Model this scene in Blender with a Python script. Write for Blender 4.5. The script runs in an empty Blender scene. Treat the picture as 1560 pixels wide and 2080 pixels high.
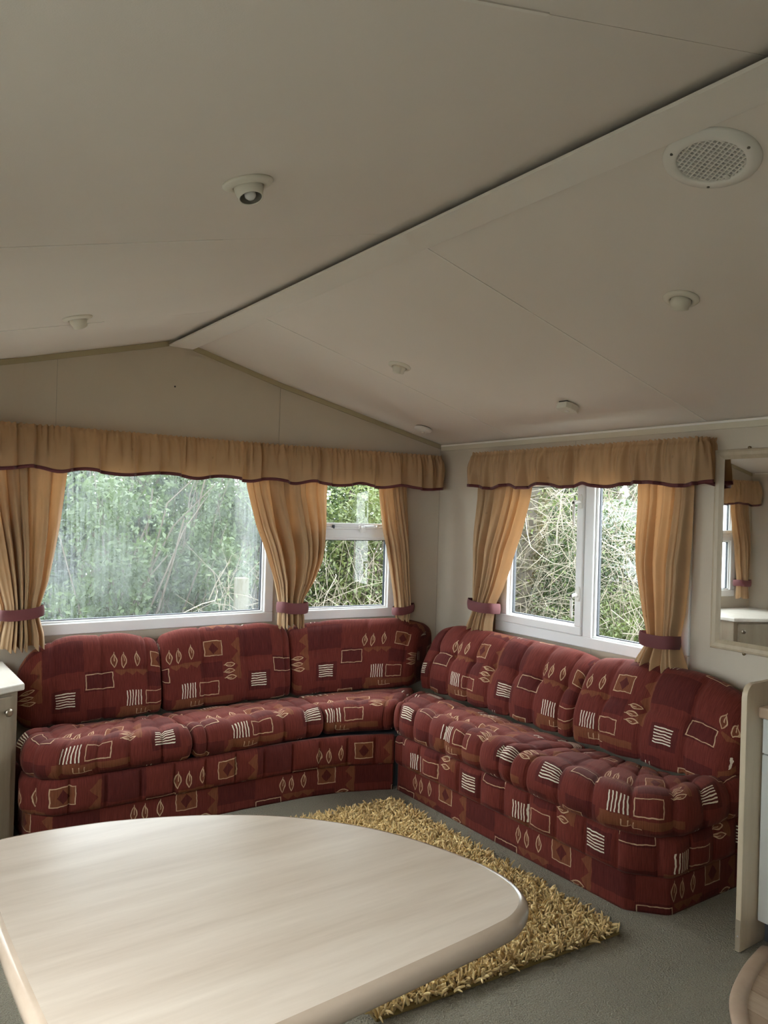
import bpy, bmesh, math, random
import numpy as np
from mathutils import Matrix, Vector

random.seed(7)
RNG = np.random.default_rng(11)
scene = bpy.context.scene
COL = scene.collection

# ------------------------------------------------------------------ camera
cam_d = bpy.data.cameras.new('camera')
cam = bpy.data.objects.new('camera', cam_d)
COL.objects.link(cam)
scene.camera = cam
cam_d.sensor_fit = 'HORIZONTAL'
cam_d.sensor_width = 36.0
cam_d.lens = 35.89
cam_d.clip_start = 0.02
CR = Vector((0.81996, -0.57171, 0.02844))
CU = Vector((-0.02382, 0.01556, 0.99960))
CF = Vector((0.57193, 0.82030, 0.00086))
M = Matrix((CR, CU, -CF)).transposed().to_4x4()
M.translation = Vector((0, 0, 1.45))
cam.matrix_world = M

# ------------------------------------------------------------------ sky and exposure
world = bpy.data.worlds.new('overcast_sky')
scene.world = world
world.use_nodes = True
bg = world.node_tree.nodes['Background']
bg.inputs['Color'].default_value = (0.90, 0.96, 1.0, 1)
bg.inputs['Strength'].default_value = 4.0
scene.view_settings.view_transform = 'Standard'
scene.view_settings.look = 'None'
scene.view_settings.gamma = 1.0
scene.view_settings.use_curve_mapping = False
scene.view_settings.exposure = 1.75
scene.cycles.max_bounces = 10
scene.cycles.diffuse_bounces = 6
scene.cycles.glossy_bounces = 4
scene.cycles.transmission_bounces = 8
scene.cycles.transparent_max_bounces = 12
scene.cycles.caustics_reflective = False
scene.cycles.caustics_refractive = False
scene.cycles.sample_clamp_indirect = 6.0

# ------------------------------------------------------------------ room dimensions (metres)
XR, XL = 3.2, -0.29            # right and left walls
YC = 4.087                     # middle facet of the end wall
X0 = 1.457                     # ridge
ZE, ZR = 1.9075, 2.3638        # eaves, ridge
KR, KL = 2.081, 0.68           # where the end wall bends
TH = math.radians(7.0)
YF = -2.3                      # wall behind the camera
SL = (ZR - ZE) / (XR - X0)
WT = 0.05


def roof(x):
    return ZR - SL * abs(x - X0)


def yend(x):
    if x > KR:
        return YC - (x - KR) * math.tan(TH)
    if x < KL:
        return YC - (KL - x) * math.tan(TH)
    return YC


# ------------------------------------------------------------------ node helpers
class NT:
    def __init__(self, name):
        self.mat = bpy.data.materials.new(name)
        self.mat.use_nodes = True
        self.t = self.mat.node_tree
        self.t.nodes.clear()
        self.out = self.t.nodes.new('ShaderNodeOutputMaterial')

    def n(self, typ, **kw):
        nd = self.t.nodes.new(typ)
        for k, v in kw.items():
            setattr(nd, k, v)
        return nd

    def put(self, sock, val):
        if hasattr(val, 'is_output'):
            self.t.links.new(val, sock)
        else:
            if isinstance(val, tuple) and len(val) == 3 and sock.type == 'RGBA':
                val = val + (1,)
            sock.default_value = val

    def m(self, op, a, b=None, c=None):
        nd = self.n('ShaderNodeMath', operation=op)
        for i, v in enumerate((a, b, c)):
            if v is not None:
                self.put(nd.inputs[i], v)
        return nd.outputs[0]

    def mix(self, f, a, b):
        nd = self.n('ShaderNodeMix', data_type='RGBA')
        self.put(nd.inputs[0], f)
        self.put(nd.inputs[6], a)
        self.put(nd.inputs[7], b)
        return nd.outputs[2]

    def noise(self, vec, scale, detail=3.0, rough=0.5):
        nd = self.n('ShaderNodeTexNoise')
        if vec is not None:
            self.put(nd.inputs['Vector'], vec)
        nd.inputs['Scale'].default_value = scale
        nd.inputs['Detail'].default_value = detail
        nd.inputs['Roughness'].default_value = rough
        return nd.outputs['Fac']

    def coord(self, kind='Object', scale=(1, 1, 1), rot=(0, 0, 0)):
        tc = self.n('ShaderNodeTexCoord')
        mp = self.n('ShaderNodeMapping')
        mp.inputs['Scale'].default_value = scale
        mp.inputs['Rotation'].default_value = rot
        self.t.links.new(tc.outputs[kind], mp.inputs['Vector'])
        return mp.outputs[0]

    def ramp(self, f, a, b):
        nd = self.n('ShaderNodeMapRange')
        self.put(nd.inputs[0], f)
        nd.inputs[1].default_value = a
        nd.inputs[2].default_value = b
        return nd.outputs[0]

    def bump(self, h, strength, dist=0.002):
        nd = self.n('ShaderNodeBump')
        nd.inputs['Strength'].default_value = strength
        nd.inputs['Distance'].default_value = dist
        self.put(nd.inputs['Height'], h)
        return nd.outputs[0]

    def bsdf(self, color, rough=0.6, normal=None, **kw):
        b = self.n('ShaderNodeBsdfPrincipled')
        self.put(b.inputs['Base Color'], color)
        self.put(b.inputs['Roughness'], rough)
        if normal is not None:
            self.put(b.inputs['Normal'], normal)
        for k, v in kw.items():
            self.put(b.inputs[k.replace('_', ' ')], v)
        return b.outputs[0]

    def done(self, sh):
        self.t.links.new(sh, self.out.inputs['Surface'])
        return self.mat


MAT = {}


def plain(name, color, rough=0.55, var=0.0, nscale=8.0, bump=0.0, bscale=200.0, **kw):
    t = NT(name)
    vec = t.coord()
    col = color
    if var:
        f = t.noise(vec, nscale, 4)
        dark = tuple(c * (1 - var) for c in color)
        lite = tuple(min(1, c * (1 + var * 0.5)) for c in color)
        col = t.mix(f, dark, lite)
    nrm = None
    if bump:
        nrm = t.bump(t.noise(vec, bscale, 2), bump)
    MAT[name] = t.done(t.bsdf(col, rough, nrm, **kw))
    return MAT[name]


plain('wall_vinyl', (0.55, 0.485, 0.385), 0.62, 0.07, 6.0, 0.12, 320)
plain('wall_joint', (0.42, 0.38, 0.31), 0.7)
plain('gable_trim', (0.42, 0.36, 0.22), 0.5, 0.05)
plain('wall_trim', (0.60, 0.545, 0.42), 0.5, 0.05)
plain('ceiling_board', (0.80, 0.75, 0.69), 0.6, 0.06, 2.2, 0.10, 400)
plain('ceiling_gap', (0.30, 0.28, 0.25), 0.8)
plain('beam_white', (0.82, 0.79, 0.73), 0.45, 0.03)
plain('upvc', (0.86, 0.87, 0.87), 0.28, 0.02)
plain('gasket', (0.015, 0.02, 0.03), 0.5)
plain('fitting_cream', (0.74, 0.71, 0.62), 0.4, 0.03)
plain('fitting_white', (0.80, 0.79, 0.74), 0.4, 0.03)
plain('dark_hole', (0.05, 0.045, 0.04), 0.7)
plain('lamp_inside', (0.16, 0.15, 0.12), 0.45)
plain('bulb_frost', (0.72, 0.72, 0.70), 0.25)
plain('screw_brass', (0.25, 0.19, 0.10), 0.35, Metallic=1.0)
plain('knob_metal', (0.42, 0.36, 0.28), 0.3, Metallic=0.9)
plain('steel', (0.5, 0.5, 0.5), 0.3, Metallic=1.0)
plain('kick_grey', (0.10, 0.11, 0.12), 0.5)
plain('unit_white', (0.80, 0.82, 0.78), 0.35, 0.02)
plain('twig', (0.20, 0.175, 0.13), 0.8, 0.3, 12)
plain('twig_brown', (0.07, 0.055, 0.04), 0.85, 0.3, 12)
plain('bark', (0.07, 0.062, 0.048), 0.9, 0.5, 18, 0.6, 40)
plain('post_wood', (0.085, 0.075, 0.045), 0.8, 0.2, 20)
plain('ground_grass', (0.24, 0.23, 0.19), 0.9, 0.5, 3)


def wood(name, a, b, rough, scale=(1, 14, 14), rot=(0, 0, 0), coat=0.0, nscale=2.2):
    t = NT(name)
    v = t.coord('Object', scale, rot)
    f1 = t.noise(v, nscale, 5, 0.55)
    f2 = t.noise(v, nscale * 6, 4, 0.6)
    f = t.m('ADD', t.m('MULTIPLY', f1, 0.75), t.m('MULTIPLY', f2, 0.25))
    col = t.mix(t.ramp(f, 0.32, 0.68), a, b)
    MAT[name] = t.done(t.bsdf(col, rough, None, Coat_Weight=coat, Coat_Roughness=0.2))


wood('maple_top', (0.62, 0.50, 0.39), (0.78, 0.66, 0.54), 0.33, (1.0, 11, 8), (0, 0, math.radians(45)), 0.25, 1.6)
wood('maple_edge', (0.50, 0.38, 0.28), (0.60, 0.47, 0.36), 0.25, (2, 2, 8), (0, 0, 0), 0.4)
wood('maple_frame', (0.40, 0.325, 0.22), (0.50, 0.42, 0.30), 0.42, (9, 9, 1.2))
wood('cabinet_wood', (0.27, 0.215, 0.15), (0.35, 0.29, 0.21), 0.42, (9, 9, 1.0))  # darkened: the shade on the cabinet front is put into this wood colour
wood('cabinet_top', (0.66, 0.61, 0.53), (0.78, 0.74, 0.66), 0.35, (9, 1.5, 3))
wood('panel_wood', (0.50, 0.41, 0.28), (0.60, 0.50, 0.36), 0.45, (9, 9, 1.0))
wood('worktop_wood', (0.50, 0.36, 0.24), (0.62, 0.47, 0.34), 0.35, (8, 1.5, 8))
wood('threshold_wood', (0.44, 0.31, 0.21), (0.54, 0.40, 0.29), 0.4, (3, 3, 3))
wood('vinyl_a', (0.30, 0.20, 0.13), (0.42, 0.30, 0.20), 0.45, (22, 1.6, 4))
wood('vinyl_b', (0.38, 0.27, 0.18), (0.50, 0.37, 0.26), 0.45, (22, 1.6, 4))


def carpet():
    t = NT('carpet')
    v = t.coord()
    f = t.noise(v, 260, 2, 0.6)
    g = t.noise(v, 3.0, 3)
    w = t.n('ShaderNodeTexVoronoi')
    t.put(w.inputs['Vector'], v)
    w.inputs['Scale'].default_value = 170
    d = w.outputs['Distance']
    c = t.mix(t.ramp(f, 0.3, 0.7), (0.19, 0.17, 0.12), (0.35, 0.315, 0.235))
    c = t.mix(t.m('MULTIPLY', t.ramp(g, 0.35, 0.75), 0.35), c, (0.17, 0.15, 0.11))
    nrm = t.bump(t.m('ADD', f, d), 0.8, 0.006)
    MAT['carpet'] = t.done(t.bsdf(c, 0.95, nrm, Sheen_Weight=0.1, Specular_IOR_Level=0.2))


carpet()


def glass(name, haze=0.0):
    t = NT(name)
    tr = t.n('ShaderNodeBsdfTransparent')
    tr.inputs[0].default_value = (0.96, 0.985, 0.975, 1)
    gl = t.n('ShaderNodeBsdfGlossy')
    gl.inputs['Roughness'].default_value = 0.0
    gl.inputs['Color'].default_value = (1, 1, 1, 1)
    fr = t.n('ShaderNodeFresnel')
    fr.inputs['IOR'].default_value = 1.5
    mx = t.n('ShaderNodeMixShader')
    t.t.links.new(t.m('MULTIPLY', fr.outputs[0], 1.0), mx.inputs[0])
    t.t.links.new(tr.outputs[0], mx.inputs[1])
    t.t.links.new(gl.outputs[0], mx.inputs[2])
    res = mx.outputs[0]
    if haze:
        # condensation film: fine droplets, runs and wiped streaks
        v = t.coord('Object', (1, 1, 1))
        runs = t.noise(t.coord('Object', (60, 60, 2.2)), 1.0, 5, 0.65)
        drop = t.noise(v, 130, 2, 0.7)
        big = t.noise(v, 2.4, 4, 0.6)
        wob = t.noise(t.coord('Object', (3, 3, 14)), 1.0, 3, 0.6)
        a = t.m('MULTIPLY', t.ramp(runs, 0.42, 0.75), 0.045)
        b = t.m('MULTIPLY', t.ramp(drop, 0.50, 0.75), 0.035)
        c = t.m('MULTIPLY', t.ramp(big, 0.38, 0.68), 0.05)
        e = t.m('MULTIPLY', t.ramp(wob, 0.55, 0.8), 0.02)
        sx = t.n('ShaderNodeSeparateXYZ')
        t.put(sx.inputs[0], v)
        wx = t.m('ADD', sx.outputs[0], t.m('MULTIPLY', t.m('SUBTRACT', big, 0.5), 0.12))
        smear = t.m('MULTIPLY', t.ramp(wx, 1.80, 1.90), t.ramp(wx, 1.99, 1.93))
        e = t.m('ADD', e, t.m('MULTIPLY', t.m('MULTIPLY', smear, t.ramp(runs, 0.2, 0.6)), 0.10))
        left = t.m('MULTIPLY', t.ramp(wx, 1.35, 0.80), t.m('ADD', t.m('MULTIPLY', t.ramp(runs, 0.4, 0.7), 0.06), t.m('MULTIPLY', t.ramp(drop, 0.55, 0.68), 0.10)))
        e = t.m('ADD', e, left)
        f = t.m('ADD', t.m('ADD', a, b), t.m('ADD', t.m('ADD', c, e), haze))
        f = t.m('MINIMUM', f, 0.85)
        tl = t.n('ShaderNodeBsdfTranslucent')
        tl.inputs[0].default_value = (0.80, 0.88, 0.88, 1)
        m2 = t.n('ShaderNodeMixShader')
        t.put(m2.inputs[0], f)
        t.t.links.new(res, m2.inputs[1])
        t.t.links.new(tl.outputs[0], m2.inputs[2])
        res = m2.outputs[0]
    MAT[name] = t.done(res)


glass('window_glass')
glass('misted_glass', 0.008)
plain('mirror_glass', (0.86, 0.87, 0.86), 0.015, Metallic=1.0)


def cloth(name, col, trans, tcol, spots=True):
    t = NT(name)
    uv = t.n('ShaderNodeUVMap').outputs[0]
    f = t.noise(uv, 120, 2, 0.6)
    g = t.noise(uv, 9, 3)
    c = t.mix(t.ramp(g, 0.3, 0.7), tuple(x * 0.88 for x in col), col)
    if spots:
        w = t.n('ShaderNodeTexVoronoi')
        t.put(w.inputs['Vector'], uv)
        w.inputs['Scale'].default_value = 11
        w.inputs['Randomness'].default_value = 0.5
        dot = t.m('LESS_THAN', w.outputs['Distance'], 0.075)
        c = t.mix(t.m('MULTIPLY', dot, 0.55), c, tuple(x * 0.55 for x in col))
    nrm = t.bump(f, 0.25, 0.001)
    s1 = t.bsdf(c, 0.75, nrm, Sheen_Weight=0.1)
    tl = t.n('ShaderNodeBsdfTranslucent')
    tl.inputs[0].default_value = tcol + (1,)
    mx = t.n('ShaderNodeMixShader')
    mx.inputs[0].default_value = trans
    t.t.links.new(s1, mx.inputs[1])
    t.t.links.new(tl.outputs[0], mx.inputs[2])
    MAT[name] = t.done(mx.outputs[0])


cloth('curtain_gold', (0.47, 0.305, 0.16), 0.20, (0.46, 0.21, 0.075))
cloth('band_burgundy', (0.13, 0.030, 0.032), 0.05, (0.3, 0.05, 0.05), False)
cloth('trim_burgundy', (0.12, 0.025, 0.028), 0.05, (0.2, 0.03, 0.03), False)


def leaf_mat(name, a, b):
    t = NT(name)
    info = t.n('ShaderNodeObjectInfo')
    f = t.noise(t.coord('Object'), 2.6, 5, 0.75)
    c = t.mix(t.ramp(f, 0.32, 0.68), a, b)
    s1 = t.bsdf(c, 0.5)
    tl = t.n('ShaderNodeBsdfTranslucent')
    t.put(tl.inputs[0], c)
    mx = t.n('ShaderNodeMixShader')
    mx.inputs[0].default_value = 0.35
    t.t.links.new(s1, mx.inputs[1])
    t.t.links.new(tl.outputs[0], mx.inputs[2])
    MAT[name] = t.done(mx.outputs[0])


leaf_mat('leaf_green', (0.022, 0.042, 0.012), (0.07, 0.11, 0.03))
leaf_mat('leaf_dark', (0.010, 0.022, 0.010), (0.032, 0.058, 0.022))
leaf_mat('leaf_yellow', (0.045, 0.065, 0.018), (0.12, 0.15, 0.045))
leaf_mat('leaf_pale', (0.10, 0.11, 0.075), (0.24, 0.25, 0.18))
leaf_mat('ivy_leaf', (0.02, 0.03, 0.012), (0.10, 0.09, 0.045))


def rug_mat():
    t = NT('rug_wool')
    uv = t.n('ShaderNodeUVMap').outputs[0]
    sp = t.n('ShaderNodeSeparateXYZ')
    t.put(sp.inputs[0], uv)
    c = t.mix(sp.outputs[0], (0.34, 0.20, 0.05), (0.95, 0.74, 0.37))
    MAT['rug_wool'] = t.done(t.bsdf(c, 0.9, None, Sheen_Weight=0.2))


rug_mat()
plain('rug_backing', (0.24, 0.17, 0.06), 0.9)


# upholstery: a woven print that repeats every 0.73 x 0.50 m
def upholstery():
    t = NT('upholstery')
    uv = t.n('ShaderNodeUVMap').outputs[0]
    sp = t.n('ShaderNodeSeparateXYZ')
    t.put(sp.inputs[0], uv)
    w1 = t.m('MULTIPLY', t.m('SUBTRACT', t.noise(uv, 22, 2), 0.5), 0.014)
    mp = t.n('ShaderNodeMapping')
    mp.inputs['Location'].default_value = (3.1, 7.7, 0)
    t.put(mp.inputs['Vector'], uv)
    w2 = t.m('MULTIPLY', t.m('SUBTRACT', t.noise(mp.outputs[0], 22, 2), 0.5), 0.014)
    uu = t.m('ADD', sp.outputs[0], w1)
    vv = t.m('ADD', sp.outputs[1], w2)
    U, V = 0.73, 0.50
    u = t.m('MULTIPLY', t.m('FRACT', t.m('DIVIDE', uu, U)), U)
    v = t.m('MULTIPLY', t.m('FRACT', t.m('DIVIDE', vv, V)), V)

    def box(u0, u1, v0, v1):
        return t.m('MULTIPLY', t.m('COMPARE', u, (u0 + u1) / 2, (u1 - u0) / 2),
                   t.m('COMPARE', v, (v0 + v1) / 2, (v1 - v0) / 2))

    def mx(*a):
        r = a[0]
        for x in a[1:]:
            r = t.m('MAXIMUM', r, x)
        return r

    def outline(u0, u1, v0, v1, w=0.0042):
        return t.m('SUBTRACT', box(u0, u1, v0, v1), box(u0 + w, u1 - w, v0 + w, v1 - w))

    def stripes(axis, u0, u1, v0, v1, n, duty=0.42):
        p = ((v1 - v0) if axis == 'v' else (u1 - u0)) / n
        q = t.m('FRACT', t.m('DIVIDE', t.m('SUBTRACT', v if axis == 'v' else u, v0 if axis == 'v' else u0), p))
        return t.m('MULTIPLY', t.m('LESS_THAN', q, duty), box(u0, u1, v0, v1))

    def leaf(cu, cv, w, h, flip=False):
        a = t.m('SUBTRACT', v if flip else u, cv if flip else cu)
        b = t.m('SUBTRACT', u if flip else v, cu if flip else cv)
        bb = t.m('DIVIDE', b, h)
        e = t.m('SUBTRACT', t.m('MULTIPLY', t.m('SUBTRACT', 1.0, t.m('MULTIPLY', bb, bb)), w), t.m('ABSOLUTE', a))
        rim = t.m('COMPARE', e, 0.0022, 0.0024)
        ins = t.m('GREATER_THAN', e, 0.0)
        vein = t.m('MULTIPLY', t.m('COMPARE', a, 0.002, 0.0016), t.m('COMPARE', b, -h * 0.55, h * 0.65))
        return t.m('MAXIMUM', rim, vein), ins

    def heart(cu, cv, r):
        a = t.m('ABSOLUTE', t.m('SUBTRACT', u, cu))
        b = t.m('SUBTRACT', v, cv)
        return t.m('LESS_THAN', t.m('ADD', t.m('MULTIPLY', a, 0.9), t.m('MULTIPLY', t.m('ABSOLUTE', b), 0.75)), r)

    def zig_v(u0, dirn, v0, v1, amp, per):
        pp = t.m('MULTIPLY', t.m('PINGPONG', t.m('SUBTRACT', v, v0), per / 2), 2 * amp / per)
        d = t.m('MULTIPLY', t.m('SUBTRACT', u, u0), dirn)
        a = t.m('LESS_THAN', d, pp)
        b = t.m('GREATER_THAN', d, -0.012)
        return t.m('MULTIPLY', t.m('MULTIPLY', a, b), t.m('COMPARE', v, (v0 + v1) / 2, (v1 - v0) / 2))

    def zig_h(v0, u0, u1, amp, per):
        pp = t.m('MULTIPLY', t.m('PINGPONG', t.m('SUBTRACT', u, u0), per / 2), 2 * amp / per)
        d = t.m('SUBTRACT', v, v0)
        a = t.m('LESS_THAN', d, pp)
        b = t.m('GREATER_THAN', d, -0.012)
        return t.m('MULTIPLY', t.m('MULTIPLY', a, b), t.m('COMPARE', u, (u0 + u1) / 2, (u1 - u0) / 2))

    # streaky chenille ground
    st = t.n('ShaderNodeMapping')
    st.inputs['Scale'].default_value = (260, 14, 1)
    t.put(st.inputs['Vector'], uv)
    streak = t.noise(st.outputs[0], 1.0, 3, 0.6)
    ground = t.mix(t.ramp(streak, 0.3, 0.7), (0.088, 0.0155, 0.0112), (0.160, 0.032, 0.023))
    maroon = t.mix(t.ramp(streak, 0.3, 0.7), (0.060, 0.0105, 0.0090), (0.106, 0.020, 0.0165))
    ochre = t.mix(t.ramp(streak, 0.3, 0.7), (0.130, 0.040, 0.019), (0.205, 0.070, 0.032))
    dark = mx(box(0.0, 0.19, 0.0, 0.155), box(0.19, 0.33, 0.16, 0.255), box(0.50, 0.62, 0.17, 0.25),
              box(0.04, 0.17, 0.235, 0.34), box(0.55, 0.73, 0.40, 0.50), box(0.20, 0.34, 0.34, 0.44),
              box(0.0, 0.10, 0.38, 0.47))
    och = mx(zig_v(0.715, -1.0, 0.05, 0.27, 0.038, 0.075), zig_h(0.172, 0.34, 0.51, 0.020, 0.055),
             box(0.36, 0.47, 0.345, 0.395), box(0.47, 0.68, 0.352, 0.385), zig_v(0.37, -1.0, 0.36, 0.45, 0.03, 0.07),
             box(0.528, 0.622, 0.06, 0.138), box(0.18, 0.27, 0.40, 0.45), zig_h(0.462, 0.56, 0.72, 0.025, 0.06))
    crm, ins = [], []
    for cu, cv in ((0.335, 0.115), (0.384, 0.118), (0.452, 0.112)):
        a, b = leaf(cu, cv, 0.015, 0.036)
        crm.append(a)
        ins.append(b)
    for cu, cv in ((0.665, 0.190), (0.660, 0.225), (0.668, 0.258)):
        a, b = leaf(cu, cv, 0.013, 0.032, True)
        crm.append(a)
        ins.append(b)
    thin = mx(outline(0.525, 0.625, 0.057, 0.141), outline(0.195, 0.33, 0.17, 0.247), outline(0.489, 0.597, 0.27, 0.342),
              outline(0.177, 0.273, 0.397, 0.452), *crm,
              stripes('u', 0.443, 0.512, 0.362, 0.392, 3, 0.16), stripes('v', 0.445, 0.520, 0.388, 0.392, 1, 1.0))
    bold = mx(stripes('v', 0.057, 0.144, 0.25, 0.325, 6), stripes('u', 0.392, 0.478, 0.266, 0.342, 6, 0.36),
              stripes('u', 0.02, 0.06, 0.41, 0.46, 2, 0.2))
    hearts = mx(heart(0.575, 0.10, 0.024), heart(0.225, 0.435, 0.02))
    c = t.mix(dark, ground, maroon)
    c = t.mix(och, c, ochre)
    c = t.mix(t.m('MULTIPLY', mx(*ins), 0.7), c, ochre)
    c = t.mix(hearts, c, maroon)
    fade = t.ramp(t.noise(uv, 30, 2), 0.25, 0.55)
    c = t.mix(t.m('MULTIPLY', thin, t.m('ADD', 0.45, t.m('MULTIPLY', fade, 0.4))), c, (0.58, 0.40, 0.25))
    c = t.mix(t.m('MULTIPLY', bold, 0.92), c, (0.74, 0.66, 0.52))
    nrm = t.bump(t.m('ADD', streak, t.noise(uv, 420, 1)), 0.35, 0.0015)
    MAT['upholstery'] = t.done(t.bsdf(c, 0.85, nrm, Specular_IOR_Level=0.15, Sheen_Weight=0.11, Sheen_Roughness=0.4, Sheen_Tint=(1.0, 0.55, 0.45)))


upholstery()


# ------------------------------------------------------------------ object helpers
def tag(o, label=None, cat=None, group=None, kind=None):
    if label:
        o['label'] = label
    if cat:
        o['category'] = cat
    if group:
        o['group'] = group
    if kind:
        o['kind'] = kind
    return o


def empty(name, loc=(0, 0, 0), rz=0.0, parent=None):
    o = bpy.data.objects.new(name, None)
    o.empty_display_size = 0.05
    COL.objects.link(o)
    o.location = loc
    o.rotation_euler = (0, 0, rz)
    if parent:
        o.parent = parent
    return o


def link(name, me, mat, parent=None, smooth=False):
    if isinstance(mat, str):
        mat = MAT[mat]
    if mat and not me.materials:
        me.materials.append(mat)
    if smooth:
        me.polygons.foreach_set('use_smooth', [True] * len(me.polygons))
    o = bpy.data.objects.new(name, me)
    COL.objects.link(o)
    if parent:
        o.parent = parent
    return o


def from_bm(name, bm, mat, parent=None, smooth=False):
    bmesh.ops.recalc_face_normals(bm, faces=bm.faces)
    me = bpy.data.meshes.new(name)
    bm.to_mesh(me)
    bm.free()
    return link(name, me, mat, parent, smooth)


def bm_box(bm, x0, x1, y0, y1, z0, z1, bev=0.0, seg=2):
    vs = [bm.verts.new((x, y, z)) for x in (x0, x1) for y in (y0, y1) for z in (z0, z1)]
    F = [(0, 1, 3, 2), (4, 6, 7, 5), (0, 4, 5, 1), (2, 3, 7, 6), (0, 2, 6, 4), (1, 5, 7, 3)]
    fs = [bm.faces.new([vs[i] for i in f]) for f in F]
    if bev:
        es = list({e for f in fs for e in f.edges})
        bmesh.ops.bevel(bm, geom=es, offset=bev, segments=seg, affect='EDGES', profile=0.5)


def box(name, x0, x1, y0, y1, z0, z1, mat, parent=None, bev=0.0, seg=2):
    bm = bmesh.new()
    bm_box(bm, x0, x1, y0, y1, z0, z1, bev, seg)
    return from_bm(name, bm, mat, parent)


def bm_prism(bm, pts, axis, a, b, bev=0.0, seg=3):
    """pts: 2-D outline; axis 'z' -> (x,y), 'y' -> (x,z), 'x' -> (y,z); extruded from a to b."""
    def P(p, h):
        return {'z': (p[0], p[1], h), 'y': (p[0], h, p[1]), 'x': (h, p[0], p[1])}[axis]
    lo = [bm.verts.new(P(p, a)) for p in pts]
    hi = [bm.verts.new(P(p, b)) for p in pts]
    n = len(pts)
    f1 = bm.faces.new(lo)
    f2 = bm.faces.new(hi)
    for i in range(n):
        bm.faces.new((lo[i], lo[(i + 1) % n], hi[(i + 1) % n], hi[i]))
    if bev:
        es = list(set(f1.edges) | set(f2.edges))
        bmesh.ops.bevel(bm, geom=es, offset=bev, segments=seg, affect='EDGES', profile=0.5)


def prism(name, pts, axis, a, b, mat, parent=None, bev=0.0, seg=3, smooth=False):
    bm = bmesh.new()
    bm_prism(bm, pts, axis, a, b, bev, seg)
    return from_bm(name, bm, mat, parent, smooth)


def lathe(name, prof, mat, parent=None, n=40, smooth=True, cap=True):
    bm = bmesh.new()
    rings = []
    for r, z in prof:
        if r < 1e-6:
            rings.append([bm.verts.new((0, 0, z))])
        else:
            rings.append([bm.verts.new((r * math.cos(2 * math.pi * i / n), r * math.sin(2 * math.pi * i / n), z)) for i in range(n)])
    for a, b in zip(rings[:-1], rings[1:]):
        for i in range(n):
            j = (i + 1) % n
            if len(a) == 1 and len(b) == 1:
                continue
            if len(a) == 1:
                bm.faces.new((a[0], b[i], b[j]))
            elif len(b) == 1:
                bm.faces.new((a[i], b[0], a[j]))
            else:
                bm.faces.new((a[i], b[i], b[j], a[j]))
    return from_bm(name, bm, mat, parent, smooth)


def bm_tube(bm, pts, r, n=8, cap=True):
    pts = [Vector(p) for p in pts]
    rr = r if isinstance(r, (list, tuple)) else [r] * len(pts)
    rings = []
    for k, p in enumerate(pts):
        d = (pts[min(k + 1, len(pts) - 1)] - pts[max(k - 1, 0)]).normalized()
        a = Vector((0, 0, 1)) if abs(d.z) < 0.9 else Vector((1, 0, 0))
        x = d.cross(a).normalized()
        y = d.cross(x)
        rings.append([bm.verts.new(p + rr[k] * (x * math.cos(2 * math.pi * i / n) + y * math.sin(2 * math.pi * i / n))) for i in range(n)])
    for a, b in zip(rings[:-1], rings[1:]):
        for i in range(n):
            bm.faces.new((a[i], a[(i + 1) % n], b[(i + 1) % n], b[i]))
    if cap:
        bm.faces.new(rings[0])
        bm.faces.new(rings[-1][::-1])


def tube(name, pts, r, mat, parent=None, n=8):
    bm = bmesh.new()
    bm_tube(bm, pts, r, n)
    return from_bm(name, bm, mat, parent, True)


def np_mesh(name, V, F, uv=None):
    """V (n,3); F (m,k) all faces with k corners; uv (m*k,2)."""
    me = bpy.data.meshes.new(name)
    V = np.asarray(V, np.float32)
    F = np.asarray(F, np.int32)
    k = F.shape[1]
    me.vertices.add(len(V))
    me.vertices.foreach_set('co', V.ravel())
    me.loops.add(F.size)
    me.loops.foreach_set('vertex_index', F.ravel())
    me.polygons.add(len(F))
    me.polygons.foreach_set('loop_start', np.arange(0, F.size, k, dtype=np.int32))
    me.polygons.foreach_set('loop_total', np.full(len(F), k, np.int32))
    if uv is not None:
        l = me.uv_layers.new(name='UVMap')
        l.data.foreach_set('uv', np.asarray(uv, np.float32).ravel())
    me.update(calc_edges=True)
    me.validate()
    return me


def grid_faces(n, m, wrap=False):
    i, j = np.meshgrid(np.arange(n - 1), np.arange(m if wrap else m - 1), indexing='ij')
    a = i * m + j
    b = (i + 1) * m + j
    c = (i + 1) * m + (j + 1) % m
    d = i * m + (j + 1) % m
    return np.stack([a, b, c, d], -1).reshape(-1, 4)


def catmull(P, step):
    P = np.asarray(P, float)
    Q = np.vstack([2 * P[0] - P[1], P, 2 * P[-1] - P[-2]])
    out = []
    for k in range(1, len(Q) - 2):
        p0, p1, p2, p3 = Q[k - 1], Q[k], Q[k + 1], Q[k + 2]
        n = max(2, int(np.linalg.norm(p2 - p1) / step))
        t = np.linspace(0, 1, n, endpoint=False)[:, None]
        out.append(0.5 * (2 * p1 + (p2 - p0) * t + (2 * p0 - 5 * p1 + 4 * p2 - p3) * t ** 2 + (3 * p1 - p0 - 3 * p2 + p3) * t ** 3))
    out.append(P[-1:])
    return np.vstack(out)


def polyline_at(P, t):
    P = np.asarray(P, float)
    L = np.r_[0, np.cumsum(np.linalg.norm(np.diff(P, axis=0), axis=1))]
    s = np.asarray(t) * L[-1]
    return np.stack([np.interp(s, L, P[:, k]) for k in range(P.shape[1])], -1), L[-1]


# ------------------------------------------------------------------ the room
def facet(loc, rz):
    return dict(loc=loc, rz=rz)


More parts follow.
